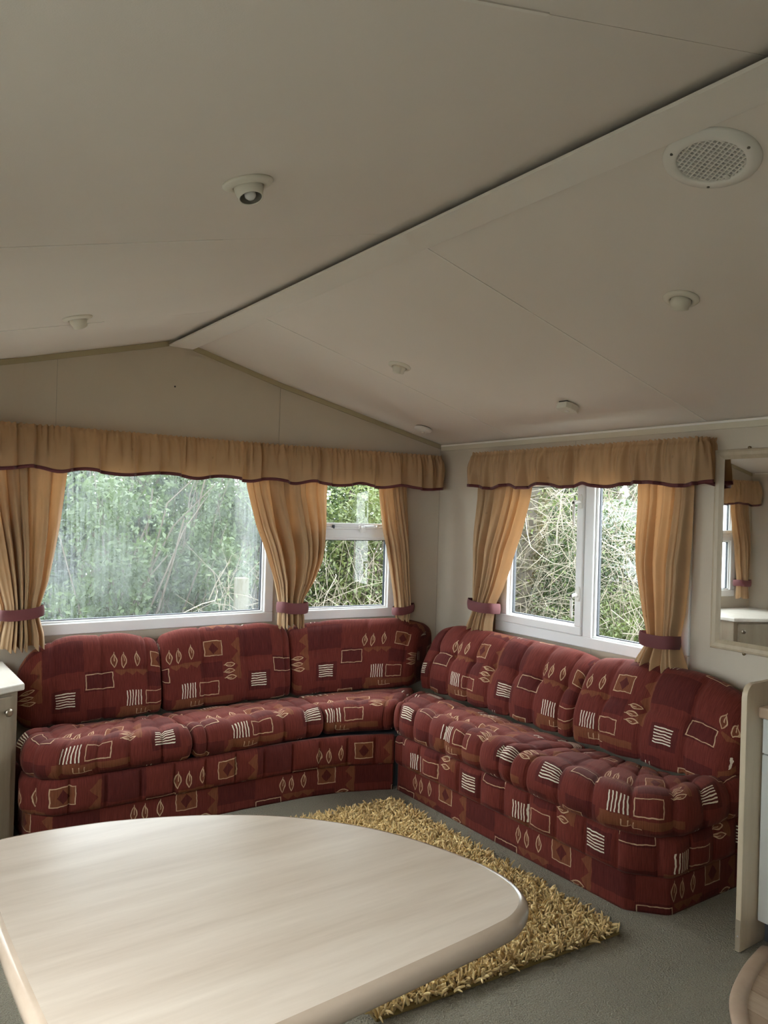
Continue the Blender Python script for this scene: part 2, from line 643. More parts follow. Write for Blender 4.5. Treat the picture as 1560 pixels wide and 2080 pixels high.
FC = facet((0, YC, 0), 0.0)                       # local x = world x
FR = facet((KR, YC, 0), -TH)                      # local x from the bend towards the right wall
FL = facet((KL, YC, 0), TH)                       # local x negative towards the left wall
WR = facet((XR, 0, 0), -math.pi / 2)              # local x = -world y
WL = facet((XL, 0, 0), math.pi / 2)               # local x = world y
LFR = (XR - KR) / math.cos(TH)
LFL = (KL - XL) / math.cos(TH)


def wmat(f):
    return Matrix.Translation(f['loc']) @ Matrix.Rotation(f['rz'], 4, 'Z')


def fpt(f, s, d, z):
    """world point on a facet: s along, d into the room, z up"""
    return wmat(f) @ Vector((s, -d, z))


WIN_C = (0.705, 2.062, 0.787, 1.76)
WIN_R = (0.028, 0.808, 0.787, 1.76)
WIN_L = (-0.775, -0.028, 0.787, 1.76)
WIN_W = (-3.376, -2.085, 0.767, 1.74)
WIN_X = (1.95, 3.38, 0.767, 1.74)

# floor
fl = box('floor', XL - WT, XR + WT, YF - WT, YC + 0.06, -0.06, 0.0, 'carpet')
tag(fl, kind='structure')

# end wall, three facets each with a window opening
bm = bmesh.new()


def wall_pieces(bm, f, x_of, s0, s1, win, ztop):
    """four polygons round one opening, extruded outwards; ztop(s) is the upper edge"""
    a, b, z0, z1 = win
    W = wmat(f)
    peaks = [s for s in ([X0] if f is FC else []) if a < s < b]
    pieces = [[(s0, -0.06), (s1, -0.06), (s1, z0), (s0, z0)],
              [(s0, z0), (a, z0), (a, ztop(a)), (s0, ztop(s0))],
              [(b, z0), (s1, z0), (s1, ztop(s1)), (b, ztop(b))],
              [(a, z1), (b, z1), (b, ztop(b))] + [(s, ztop(s)) for s in peaks] + [(a, ztop(a))]]
    for p in pieces:
        lo = [bm.verts.new(W @ Vector((x, 0, z))) for x, z in p]
        hi = [bm.verts.new(W @ Vector((x, WT, z))) for x, z in p]
        bm.faces.new(lo)
        bm.faces.new(hi)
        n = len(p)
        for i in range(n):
            bm.faces.new((lo[i], lo[(i + 1) % n], hi[(i + 1) % n], hi[i]))


wall_pieces(bm, FC, None, KL, KR, WIN_C, lambda s: roof(s) + 0.03)
wall_pieces(bm, FR, None, 0.0, LFR + 0.04, WIN_R, lambda s: roof(KR + s * math.cos(TH)) + 0.03)
wall_pieces(bm, FL, None, -LFL - 0.04, 0.0, WIN_L, lambda s: roof(KL + s * math.cos(TH)) + 0.03)
wall_back = tag(from_bm('wall_back', bm, 'wall_vinyl'), kind='structure')

bm = bmesh.new()
wall_pieces(bm, WR, None, -yend(XR), -YF, WIN_W, lambda s: ZE + 0.02)
wall_right = tag(from_bm('wall_right', bm, 'wall_vinyl'), kind='structure')
bm = bmesh.new()
wall_pieces(bm, WL, None, 1.60, yend(XL), WIN_X, lambda s: ZE + 0.02)
WIN_Y = (-0.05, 1.30, 0.767, 1.74)
wall_pieces(bm, WL, None, YF, 1.60, WIN_Y, lambda s: ZE + 0.02)
wall_left = tag(from_bm('wall_left', bm, 'wall_vinyl'), kind='structure')
bm = bmesh.new()
bm_prism(bm, [(XL - WT, -0.06), (XR + WT, -0.06), (XR + WT, ZE + 0.02), (X0, ZR + 0.03), (XL - WT, ZE + 0.02)], 'y', YF - WT, YF)
wall_front = tag(from_bm('wall_front', bm, 'wall_vinyl'), kind='structure')

# ceiling: backing slabs with boards 1.22 m long on either slope
bm = bmesh.new()
for sgn, xe in ((1, XR + 0.10), (-1, XL - 0.10)):
    y0, y1 = YF - 0.1, YC + 0.12
    pts = [(X0, ZR + 0.012), (xe, roof(xe) + 0.012), (xe, roof(xe) + 0.05), (X0, ZR + 0.05)]
    bm_prism(bm, pts, 'y', y0, y1)
ceiling = tag(from_bm('ceiling', bm, 'ceiling_gap'), kind='structure')
seams = [YC + 0.10, 3.25, 2.03, 0.81, -0.41, -1.63, YF]
for y1, y0 in zip(seams[:-1], seams[1:]):
    for xe in (XR + 0.02, XL - 0.02):
        pts = [(X0, ZR), (xe, roof(xe)), (xe, roof(xe) + 0.0115), (X0, ZR + 0.0115)]
        prism('ceiling_panel', pts, 'y', y0 + 0.0006, y1 - 0.0006, 'ceiling_board', ceiling)
for y in seams[1:-1]:
    for xa, xb in ((X0 + 0.08, XR - 0.01), (X0 - 0.62, XL + 0.01)):
        pts = [(xa, roof(xa) - 0.0022), (xb, roof(xb) - 0.0022), (xb, roof(xb) + 0.002), (xa, roof(xa) + 0.002)]
        prism('joint_strip', pts, 'y', y - 0.004, y + 0.003, 'beam_white', ceiling)

# ridge cover strip, standing off the ceiling on a batten
trim = empty('trim_1', (X0, 1.0, 2.3195))
tag(trim, kind='structure')
prism('cover_strip', [(1.397 - X0, 0.0), (1.532 - X0, 0.0), (1.534 - X0, 0.004), (1.532 - X0, 0.009), (1.397 - X0, 0.009)],
      'y', YF + 0.01 - 1.0, YC - 0.004 - 1.0, 'beam_white', trim)
box('batten', -0.02, 0.062, YF + 0.02 - 1.0, YC - 0.01 - 1.0, 0.009, 0.027, 'ceiling_gap', trim)

# cornice strips along the top of the walls
k = 2
for f, s0, s1, zt in ((FC, KL, X0 - 0.062, lambda s: roof(s)), (FC, X0 + 0.077, KR, lambda s: roof(s)),
                      (FR, 0.0, LFR - 0.004, lambda s: roof(KR + s * math.cos(TH))),
                      (FL, -LFL + 0.004, 0.0, lambda s: roof(KL + s * math.cos(TH)))):
    bm = bmesh.new()
    W = wmat(f)
    for (d0, h) in ((0.008, 0.030),):
        vs = []
        for s in (s0, s1):
            for d, dz in ((0.001, -h), (d0, -h), (d0, -0.001), (0.001, -0.001)):
                vs.append(bm.verts.new(W @ Vector((s, -d, zt(s) + dz))))
        for q in ((0, 1, 2, 3), (7, 6, 5, 4), (0, 4, 5, 1), (1, 5, 6, 2), (2, 6, 7, 3), (3, 7, 4, 0)):
            bm.faces.new([vs[i] for i in q])
    tag(from_bm('trim_%d' % k, bm, 'gable_trim'), kind='structure')
    k += 1
for xa, xb in ((XR - 0.010, XR - 0.0005), (XL + 0.0005, XL + 0.010)):
    tr = box('trim_%d' % k, xa, xb, YF + 0.01, yend(XR) - 0.012, ZE - 0.040, ZE - 0.002, 'wall_trim')
    tag(tr, kind='structure')
    xx = (xa - 0.003, xb) if xa > 0 else (xa, xb + 0.003)
    box('bead', xx[0], xx[1], YF + 0.01, yend(XR) - 0.014, ZE - 0.013, ZE - 0.004, 'beam_white', tr)
    k += 1


# wall joints
def joint(f, s, z0, z1, parent):
    bm = bmesh.new()
    W = wmat(f)
    vs = []
    for z in (z0, z1):
        for ds, d in ((-0.0015, 0.0), (0.0015, 0.0), (0.001, 0.0012), (-0.001, 0.0012)):
            vs.append(bm.verts.new(W @ Vector((s + ds, -d, z))))
    for q in ((0, 1, 2, 3), (7, 6, 5, 4), (0, 4, 5, 1), (1, 5, 6, 2), (2, 6, 7, 3), (3, 7, 4, 0)):
        bm.faces.new([vs[i] for i in q])
    from_bm('joint_strip', bm, 'wall_joint', parent)


joint(FC, KR - 0.004, 1.77, roof(KR) - 0.03, wall_back)
joint(FC, 0.834, 1.77, roof(0.834) - 0.03, wall_back)
joint(FR, LFR - 0.004, 0.02, ZE - 0.03, wall_back)
joint(WR, -2.66, 0.02, 0.764, wall_right)
joint(WR, -2.80, 1.745, ZE - 0.042, wall_right)
joint(WL, 2.6, 0.02, 0.764, wall_left)
bm = bmesh.new()
bmesh.ops.create_uvsphere(bm, u_segments=10, v_segments=6, radius=0.005)
pin = from_bm('pin_head', bm, 'dark_hole', wall_back, True)
pin.location = (1.437, YC - 0.001, 2.105)


# ------------------------------------------------------------------ windows
def frame_bars(bm, s0, s1, z0, z1, w, y0, y1, bev=0.004):
    for a, b, c, d in ((s0, s1, z0, z0 + w), (s0, s1, z1 - w, z1), (s0, s0 + w, z0 + w, z1 - w), (s1 - w, s1, z0 + w, z1 - w)):
        bm_box(bm, a, b, y0, y1, c, d, bev, 1)


def window(name, f, win, kind, gl='window_glass'):
    s0, s1, z0, z1 = win
    e = empty(name, f['loc'], f['rz'])
    tag(e, kind='structure')
    g = 0.0015
    bm = bmesh.new()
    frame_bars(bm, s0 + g, s1 - g, z0 + g, z1 - g, 0.058, -0.014, WT + 0.004)
    from_bm('frame', bm, 'upvc', e)

    def light(a, b, c, d, glassmat, sash):
        w = 0.0
        if sash:
            bm = bmesh.new()
            frame_bars(bm, a + 0.003, b - 0.003, c + 0.003, d - 0.003, 0.046, -0.024, 0.03)
            from_bm('sash_frame', bm, 'upvc', e)
            w = 0.046
        bm = bmesh.new()
        frame_bars(bm, a + w, b - w, c + w, d - w, 0.013, 0.000, 0.012, 0.003)
        from_bm('glazing_bead', bm, 'upvc', e)
        bm = bmesh.new()
        frame_bars(bm, a + w + 0.0125, b - w - 0.0125, c + w + 0.0125, d - w - 0.0125, 0.005, 0.0121, 0.030, 0.0)
        from_bm('gasket', bm, 'gasket', e)
        me = np_mesh('pane', [(a + w + 0.004, 0.016, c + w + 0.004), (b - w - 0.004, 0.016, c + w + 0.004),
                              (b - w - 0.004, 0.016, d - w - 0.004), (a + w + 0.004, 0.016, d - w - 0.004)], [(0, 1, 2, 3)])
        link('pane', me, glassmat, e)

    a, b, c, d = s0 + 0.058, s1 - 0.058, z0 + 0.058, z1 - 0.058
    if kind == 'single':
        light(a, b, c, d, gl, False)
    elif kind == 'transom':
        zt = 1.333
        box('transom', a - 0.002, b + 0.002, -0.014, WT, zt - 0.046, zt + 0.022, 'upvc', e, 0.004, 1)
        light(a, b, c, zt - 0.046, gl, False)
        # top-hung light with a casement stay
        light(a, b, zt + 0.022, d, gl, False)
        box('sash_rail', a + 0.002, b - 0.002, -0.022, 0.0, zt + 0.020, zt + 0.046, 'upvc', e, 0.003, 1)
        for ps in (b - 0.40, b - 0.22, b - 0.10):
            box('stay_peg', ps - 0.006, ps + 0.006, -0.040, -0.014, zt + 0.012, zt + 0.034, 'gasket' if ps == b - 0.40 else 'fitting_white', e, 0.002, 1)
        st = tube('casement_stay', [(a + 0.05, -0.034, zt + 0.014), (b - 0.21, -0.034, zt + 0.010), (b - 0.03, -0.034, zt + 0.026)], 0.0045, 'upvc', e)
        box('stay_catch', b - 0.215, b - 0.185, -0.046, -0.020, zt - 0.012, zt + 0.026, 'upvc', e, 0.004, 2)
        box('stay_slot', b - 0.19, b - 0.05, -0.0235, -0.021, zt + 0.030, zt + 0.036, 'steel', e)
    elif kind == 'double':
        mid = (s0 + s1) / 2 + 0.05
        if f is WL:
            mid = (s0 + s1) / 2
        box('mullion', mid - 0.030, mid + 0.030, -0.014, WT, c - 0.002, d + 0.002, 'upvc', e, 0.004, 1)
        light(a, mid - 0.030, c, d, gl, True)
        light(mid + 0.030, b, c, d, gl, False)
        for zh in (1.535, 1.045):
            h = empty('window_handle', (mid - 0.052, -0.024, zh), 0, e)
            prism('backplate', [(-0.010, -0.035), (0.010, -0.035), (0.012, -0.02), (0.012, 0.03), (0.006, 0.042), (-0.006, 0.042), (-0.012, 0.03), (-0.012, -0.02)],
                  'y', -0.012, 0.0, 'fitting_white', h, 0.003, 2)
            tube('lever', [(0, -0.006, 0.0), (0, -0.034, 0.0), (-0.004, -0.046, -0.006), (-0.006, -0.048, -0.03), (-0.006, -0.046, -0.10), (-0.006, -0.043, -0.125)],
                 [0.011, 0.010, 0.0095, 0.0085, 0.007, 0.006], 'fitting_white', h, 10)
            lk = tube('lock_button', [(-0.004, -0.046, -0.004), (-0.006, -0.058, -0.004)], 0.006, 'dark_hole', h, 8)
    return e


window('window_1', FC, WIN_C, 'single', 'misted_glass')
window('window_2', FR, WIN_R, 'transom')
window('window_3', FL, WIN_L, 'transom')
window('window_4', WR, WIN_W, 'double')
window('window_5', WL, WIN_X, 'double')
window('window_6', WL, WIN_Y, 'double')


# ------------------------------------------------------------------ curtains
def curtain(label, f, rows, tie, folds, seed, group=None, d0=0.055):
    """rows: (z, left, right, depth, middle-bias) from the top down in facet coordinates; tie=(z0,z1,slant)"""
    rng = np.random.default_rng(seed)
    root = empty('curtain', f['loc'], f['rz'])
    tag(root, label, 'curtain', group)
    R = np.array(rows, float)[::-1]
    zs = np.linspace(R[0, 0], R[-1, 0], 110)
    def sm(k):
        # monotone smooth interpolation
        x, y = R[:, 0], R[:, k]
        from_ = np.interp(zs, x, y)
        ker = np.hanning(9); ker /= ker.sum()
        p = np.pad(from_, 4, mode='edge')
        return np.convolve(p, ker, 'valid')
    L, Rr, D = sm(1), sm(2), sm(3)
    n = 200
    u = np.linspace(0, 1, n)
    ph = rng.uniform(0, 6.28)
    wsum = np.zeros(n)
    warp = u + 0.05 * np.sin(2 * np.pi * (u * 1.7 + rng.uniform())) + 0.025 * np.sin(2 * np.pi * (u * 3.9 + rng.uniform()))
    fold = 2 * np.abs(np.sin(np.pi * folds * warp + ph / 2)) ** 0.8 - 1
    fine = 0.25 * np.sin(2 * np.pi * folds * 2.3 * warp + rng.uniform(0, 6.28))
    side = -np.sin(2 * np.pi * folds * warp + ph)
    V = np.zeros((len(zs), n, 3))
    zt0, zt1 = tie[0], tie[1]
    zmid = (zt0 + zt1) / 2
    for i, z in enumerate(zs):
        w = Rr[i] - L[i]
        amp = D[i] * np.interp(z, [1.25, 1.55, 1.75], [1.6, 0.75, 0.6])
        tw = np.interp(z, [zmid - 0.15, zmid, zmid + 0.12, zs[-1]], [0.8, 0.55, 0.8, 1.0])
        s = L[i] + w * u + 0.11 * w / folds * side
        env = 1 - 0.35 * np.abs(2 * u - 1) ** 6
        bulge = amp * 0.6 * (1 - (2 * u - 1) ** 2) * (1.3 - tw)
        V[i, :, 0] = s
        V[i, :, 1] = -(np.interp(z, [1.2, 1.55], [d0, min(d0, 0.042)]) + bulge + amp * (0.5 + 0.5 * (fold + fine * tw)) * env)
        hem = 0.012 * np.sin(2 * np.pi * folds * warp + ph + 0.8) if i < 6 else 0
        V[i, :, 2] = z + hem * (1 - i / 6)
    W0 = (Rr.max() - L.min()) * 1.6
    uvs = np.zeros((len(zs), n, 2))
    uvs[..., 0] = (u * W0)[None, :]
    uvs[..., 1] = zs[:, None]
    F = grid_faces(len(zs), n)
    me = np_mesh('drape', V.reshape(-1, 3), F, uvs.reshape(-1, 2)[F.ravel()])
    link('drape', me, 'curtain_gold', root, True)
    # tie-back band
    i0 = int(np.argmin(np.abs(zs - zmid)))
    cs, hw, am = (L[i0] + Rr[i0]) / 2, (Rr[i0] - L[i0]) / 2 + 0.009, D[i0]
    band = V[np.abs(zs - zmid) < (zt1 - zt0) * 0.6]
    ylo, yhi = band[..., 1].min(), band[..., 1].max()
    cs, hw = (band[..., 0].min() + band[..., 0].max()) / 2, (band[..., 0].max() - band[..., 0].min()) / 2 + 0.006
    cd = (ylo + yhi) / 2
    hd = (yhi - ylo) / 2 + 0.007
    na, nz = 56, 7
    ang = np.linspace(0, 2 * np.pi, na, endpoint=False)
    Vb = np.zeros((nz, na, 3))
    for j in range(nz):
        tz = j / (nz - 1)
        b = 0.004 * math.sin(math.pi * tz)
        ce, se = np.cos(ang), np.sin(ang)
        px = np.sign(ce) * np.abs(ce) ** 0.6 * (hw + b)
        py = np.sign(se) * np.abs(se) ** 0.6 * (hd + b)
        Vb[j, :, 0] = cs + px
        Vb[j, :, 1] = np.minimum(cd - py, -0.012)
        Vb[j, :, 2] = zt0 + (zt1 - zt0) * tz + tie[2] * px / max(hw, 1e-3) + 0.003 * np.sin(3 * ang)
    Fb = grid_faces(nz, na, True)
    uvb = np.stack([np.tile(ang * hw, nz), np.repeat(np.linspace(0, 0.05, nz), na)], -1)
    mb = np_mesh('tieback', Vb.reshape(-1, 3), Fb, uvb[Fb.ravel()])
    link('tieback', mb, 'band_burgundy', root, True)
    return root


# (z, left, right, depth)
curtain('gold curtain tied back at the left edge of the big misted window', FC,
        [(1.70, 0.40, 0.878, 0.050), (1.60, 0.41, 0.876, 0.050), (1.35, 0.47, 0.846, 0.055), (1.07, 0.555, 0.800, 0.055),
         (0.955, 0.592, 0.768, 0.05), (0.92, 0.596, 0.762, 0.045), (0.88, 0.592, 0.768, 0.05), (0.82, 0.575, 0.785, 0.06), (0.755, 0.565, 0.790, 0.065)],
        (0.898, 0.950, 0.008), 7, 3, None, 0.05)
curtain('gold curtain gathered over the post between the misted and the small window', FC,
        [(1.70, 1.835, 2.385, 0.055), (1.60, 1.845, 2.380, 0.055), (1.35, 1.895, 2.365, 0.06), (1.15, 1.965, 2.325, 0.06),
         (1.03, 2.010, 2.265, 0.06), (0.93, 2.040, 2.202, 0.05), (0.88, 2.043, 2.196, 0.05), (0.83, 2.040, 2.205, 0.055), (0.775, 2.040, 2.208, 0.055)],
        (0.855, 0.918, -0.004), 7, 5, None, 0.075)
FRC = dict(loc=tuple(fpt(FR, 0, 0, 0)), rz=FR['rz'])
curtain('narrow gold curtain tied beside the small window near the room corner', FRC,
        [(1.70, 0.640, 0.850, 0.040), (1.62, 0.642, 0.850, 0.040), (1.35, 0.665, 0.860, 0.045), (1.11, 0.715, 0.868, 0.045),
         (0.92, 0.752, 0.878, 0.042), (0.86, 0.760, 0.882, 0.04), (0.82, 0.764, 0.876, 0.04), (0.772, 0.775, 0.860, 0.04)],
        (0.820, 0.870, 0.012), 4, 8, None, 0.05)
curtain('short gold curtain tied at the corner end of the side window', WR,
        [(1.70, -3.50, -3.045, 0.045), (1.60, -3.505, -3.060, 0.045), (1.35, -3.500, -3.105, 0.05), (1.16, -3.480, -3.168, 0.05),
         (1.02, -3.475, -3.230, 0.05), (0.93, -3.475, -3.290, 0.045), (0.89, -3.475, -3.296, 0.042), (0.84, -3.485, -3.300, 0.05), (0.77, -3.520, -3.300, 0.055), (0.745, -3.535, -3.300, 0.055)],
        (0.885, 0.945, -0.006), 6, 13, None, 0.05)
curtain('gold curtain tied beside the wall mirror, its hem spread on the sofa back', WR,
        [(1.70, -2.345, -2.055, 0.045), (1.60, -2.350, -2.058, 0.045), (1.35, -2.335, -2.056, 0.05), (1.20, -2.315, -2.060, 0.05),
         (1.02, -2.275, -2.075, 0.05), (0.93, -2.250, -2.092, 0.045), (0.89, -2.246, -2.094, 0.042), (0.86, -2.255, -2.085, 0.05), (0.79, -2.295, -2.055, 0.065), (0.755, -2.300, -2.040, 0.07)],
        (0.868, 0.928, -0.002), 5, 21, None, 0.05)
curtain('gold curtain in the far left corner, seen in the mirror', FL,
        [(1.70, -0.875, -0.640, 0.040), (1.35, -0.865, -0.650, 0.045), (1.11, -0.850, -0.675, 0.045),
         (0.95, -0.835, -0.705, 0.042), (0.92, -0.832, -0.708, 0.04), (0.88, -0.835, -0.705, 0.04), (0.79, -0.845, -0.695, 0.045)],
        (0.890, 0.945, 0.0), 4, 31, None, 0.05)
for sA, sB, sd, lb in ((3.02, 3.48, 41, 'gold curtain on the left side wall, end nearer the corner cabinet'),
                       (1.86, 2.24, 42, 'gold curtain on the left side wall, end nearer the camera')):
    m_ = (sA + sB) / 2
    curtain(lb, WL, [(1.70, sA, sB, 0.045), (1.35, sA + 0.03, sB - 0.03, 0.05), (1.05, m_ - 0.13, m_ + 0.13, 0.05),
                     (0.93, m_ - 0.085, m_ + 0.085, 0.045), (0.89, m_ - 0.085, m_ + 0.085, 0.045), (0.76, m_ - 0.11, m_ + 0.11, 0.055)],
            (0.885, 0.94, 0.0), 6, sd)


def valance(label, pts, seed, z0=1.607, z1=1.825):
    """gathered pelmet frill following a horizontal polyline (room on its right-hand side)"""
    rng = np.random.default_rng(seed)
    P = np.array(pts, float)
    # round the polyline a little
    Q, Lt = polyline_at(P, np.linspace(0, 1, 4000))
    ker = np.hanning(61); ker /= ker.sum()
    Qs = np.stack([np.convolve(np.pad(Q[:, k], 30, mode='edge'), ker, 'valid') for k in range(2)], -1)
    n = int(Lt / 0.0045)
    s = np.linspace(0, Lt, n)
    C, _ = polyline_at(Qs, s / Lt)
    Tn = np.gradient(C, axis=0)
    Tn /= np.linalg.norm(Tn, axis=1)[:, None]
    Nn = np.stack([Tn[:, 1], -Tn[:, 0]], -1)
    # irregular folds
    def irr(per, jit):
        x = [0.0]
        while x[-1] < Lt + per:
            x.append(x[-1] + per * rng.uniform(1 - jit, 1 + jit))
        return np.interp(s, x, np.arange(len(x)) * np.pi)
    def rip(x):
        return 2 * np.abs(np.sin(x / 2)) ** 0.75 - 1

    def saw(x):
        q = (x / np.pi) % 1.0
        return np.where(q < 0.84, q / 0.84 * 2 - 1, 1 - (q - 0.84) / 0.16 * 2)
    f1 = saw(irr(0.125, 0.55)) * np.interp(s, np.linspace(0, Lt, 24), rng.uniform(0.4, 1.2, 24))
    f2 = np.sin(irr(0.013, 0.4)) * np.interp(s, np.linspace(0, Lt, 60), rng.uniform(0.3, 1.2, 60))
    f3 = rip(irr(0.026, 0.6)) * np.interp(s, np.linspace(0, Lt, 40), rng.uniform(0.2, 1.0, 40))
    hemv = 0.010 * np.sin(irr(0.16, 0.4))
    nz = 34
    tz = np.linspace(0, 1, nz)          # 0 bottom, 1 top
    e = empty('valance', (0, 0, 0))
    tag(e, label, 'valance')
    V = np.zeros((nz, n, 3))
    for j, t in enumerate(tz):
        a1 = 0.026 * (1 - t) ** 0.6 + 0.004
        a2 = 0.0085 * np.exp(-((t - 0.90) / 0.18) ** 2)
        a3 = 0.019 * np.exp(-((t - 0.62) / 0.32) ** 2)
        sag = 0.006 * math.sin(math.pi * t) + 0.012 * (1 - t)
        off = f1 * a1 + f2 * a2 + f3 * a3 + sag - (0.006 * math.exp(-((t - 0.93) / 0.04) ** 2))
        V[j, :, 0:2] = C + Nn * off[:, None]
        V[j, :, 2] = z0 + (z1 - z0) * t + hemv * (1 - t) + (0.004 * f2 if t > 0.97 else 0)
    uvs = np.stack([np.tile(s * 1.4, nz), np.repeat(tz * (z1 - z0), n)], -1)
    F = grid_faces(nz, n)
    me = np_mesh('frill', V.reshape(-1, 3), F, uvs[F.ravel()])
    link('frill', me, 'curtain_gold', e, True)
    # piped hem: thin closed band round the bottom edge
    Vb = []
    hh = 0.016
    for dz, do in ((-0.001, 0.0028), (hh, 0.0028), (hh, -0.0028), (-0.001, -0.0028)):
        j = int(round(max(dz, 0) / (z1 - z0) * (nz - 1)))
        base = V[j].copy()
        base[:, 2] = V[0][:, 2] + dz
        base[:, 0:2] += Nn * do
        Vb.append(base)
    Vb = np.stack(Vb, 1)
    Fb = grid_faces(n, 4, True)
    uvb = np.stack([np.repeat(s, 4), np.tile([0, .016, .018, .034], n)], -1)
    mb = np_mesh('hem_trim', Vb.reshape(-1, 3), Fb, uvb[Fb.ravel()])
    link('hem_trim', mb, 'trim_burgundy', e, True)
    return e


def wp(f, s, d):
    p = fpt(f, s, d, 0)
    return (p.x, p.y)


xk = math.tan(TH / 2) * 0.128
VO = 0.128
valance('long gold gathered valance with burgundy hem across the bay windows',
        [wp(FL, -LFL + 0.06, 0.004), wp(FL, -LFL + 0.06, VO), (KL - 0.0 + xk, YC - VO), (KR - xk, YC - VO), wp(FR, LFR - 0.075, VO), wp(FR, LFR - 0.06, 0.004)], 4)
valance('shorter gold gathered valance over the side window beside the mirror',
        [wp(WR, -3.50, 0.004), wp(WR, -3.49, VO), wp(WR, -1.985, VO), wp(WR, -1.975, 0.004)], 9, 1.612, 1.826)
valance('gold gathered valance over the left side wall window',
        [wp(WL, 1.83, 0.004), wp(WL, 1.835, 0.115), wp(WL, 3.52, 0.115), wp(WL, 3.53, 0.004)], 14, 1.612, 1.826)


# ------------------------------------------------------------------ sofa
def bell(x, s):
    return np.exp(-(x / s) ** 2)


def sweep(name, parent, front, back, prof_fn, L_r, uv0, disp=None, step=0.011, ztop=None):
    """soft body swept along front/back guide lines; prof_fn(D) -> closed profile (d, z) with d from the front line.
    L_r: end rounding radii (start, end); disp(s, len, v, d, z, Lv) -> outward displacement"""
    f0, L = polyline_at(front, [0, 1])
    n = int(L / step) + 1
    t = np.linspace(0, 1, n)
    # denser near the ends
    t = np.unique(np.r_[t, np.linspace(0, 0.10 / L, 14), 1 - np.linspace(0, 0.10 / L, 14)])
    n = len(t)
    Fp, L = polyline_at(front, t)
    Bp, _ = polyline_at(back, t)
    Dv = Bp - Fp
    D = np.linalg.norm(Dv, axis=1)
    Dn = Dv / D[:, None]
    D0 = D.mean()
    prof, vref = prof_fn(D0)
    Pc = catmull(np.vstack([prof, prof[:1]]), step)[:-1]
    seg = np.linalg.norm(np.diff(np.vstack([Pc, Pc[:1]]), axis=0), axis=1)
    arc = np.r_[0, np.cumsum(seg)[:-1]]
    m = len(Pc)
    s = t * L
    d = np.repeat(Pc[None, :, 0], n, 0)
    z = np.repeat(Pc[None, :, 1], n, 0)
    d = np.where(d > 0.12, 0.12 + (d - 0.12) * ((D - 0.12) / (D0 - 0.12))[:, None], d)
    if ztop is not None:
        zb = Pc[:, 1].min()
        zt = Pc[:, 1].max()
        k = (ztop(s, L) - zb) / (zt - zb)
        z = zb + (z - zb) * k[:, None]
    # rounded ends
    dc = (d.min(1) + d.max(1)) / 2
    hd = (d.max(1) - d.min(1)) / 2
    zc = (z.min(1) + z.max(1)) / 2
    hz = (z.max(1) - z.min(1)) / 2
    e = np.zeros(n)
    for r, dist in ((L_r[0], s), (L_r[1], L - s)):
        q = np.clip(1 - dist / r, 0, 1)
        e = np.maximum(e, r * (1 - np.sqrt(np.clip(1 - q * q, 0, 1))))
    kd = (1 - np.minimum(e / hd, 0.9))[:, None]
    kz = (1 - np.minimum(e / hz, 0.9))[:, None]
    d = dc[:, None] + (d - dc[:, None]) * kd
    z = zc[:, None] + (z - zc[:, None]) * kz
    V = np.zeros((n, m, 3))
    V[..., 0] = Fp[:, None, 0] + Dn[:, None, 0] * d
    V[..., 1] = Fp[:, None, 1] + Dn[:, None, 1] * d
    V[..., 2] = z
    v = np.repeat((arc - vref)[None, :], n, 0)
    if disp is not None:
        du = np.gradient(V, axis=0)
        dv = np.roll(V, -1, 1) - np.roll(V, 1, 1)
        N = np.cross(du, dv)
        N /= np.linalg.norm(N, axis=2)[..., None] + 1e-9
        cen = V.mean(1, keepdims=True)
        if ((V - cen) * N).sum() < 0:
            N = -N
        h = disp(np.repeat(s[:, None], m, 1), L, v, d, z)
        fade = np.clip(np.minimum(s, L - s) / 0.03, 0, 1)[:, None]
        V = V + N * (h * fade)[..., None]
    uv = np.stack([np.repeat(s[:, None], m, 1) + uv0[0], v + uv0[1]], -1)
    F = grid_faces(n, m, True)
    fu = uv.reshape(-1, 2)[F.ravel()].reshape(-1, 4, 2)
    # the seam of the wrap gets unwrapped coordinates
    last = (np.arange(len(F)) % m) == m - 1
    fu[last, 2:, 1] += arc[-1] + seg[-1]
    c0 = len(V.reshape(-1, 3))
    VV = np.vstack([V.reshape(-1, 3), V[0].mean(0)[None], V[-1].mean(0)[None]])
    j = np.arange(m)
    capa = np.stack([j, (j + 1) % m, np.full(m, c0), np.full(m, c0)], -1)
    o = (n - 1) * m
    capb = np.stack([o + (j + 1) % m, o + j, np.full(m, c0 + 1), np.full(m, c0 + 1)], -1)
    me = bpy.data.meshes.new(name)
    faces = [tuple(x) for x in F.tolist()] + [tuple(x[:3]) for x in capa.tolist()] + [tuple(x[:3]) for x in capb.tolist()]
    me.from_pydata(VV.tolist(), [], faces)
    l = me.uv_layers.new(name='UVMap')
    capuv = []
    for k0, tt in ((0, s[0]), (n - 1, s[-1])):
        for a in range(m):
            for vi in (a, (a + 1) % m):
                capuv.append((uv0[0] + tt + d[k0, vi], z[k0, vi] * -1 + uv0[1]))
            capuv.append((uv0[0] + tt + dc[k0], -zc[k0] + uv0[1]))
    alluv = np.vstack([fu.reshape(-1, 2), np.array(capuv)])
    l.data.foreach_set('uv', alluv.astype(np.float32).ravel())
    me.update()
    bm = bmesh.new()
    bm.from_mesh(me)
    bmesh.ops.recalc_face_normals(bm, faces=bm.faces)
    bm.to_mesh(me)
    bm.free()
    return link(name, me, 'upholstery', parent, True)


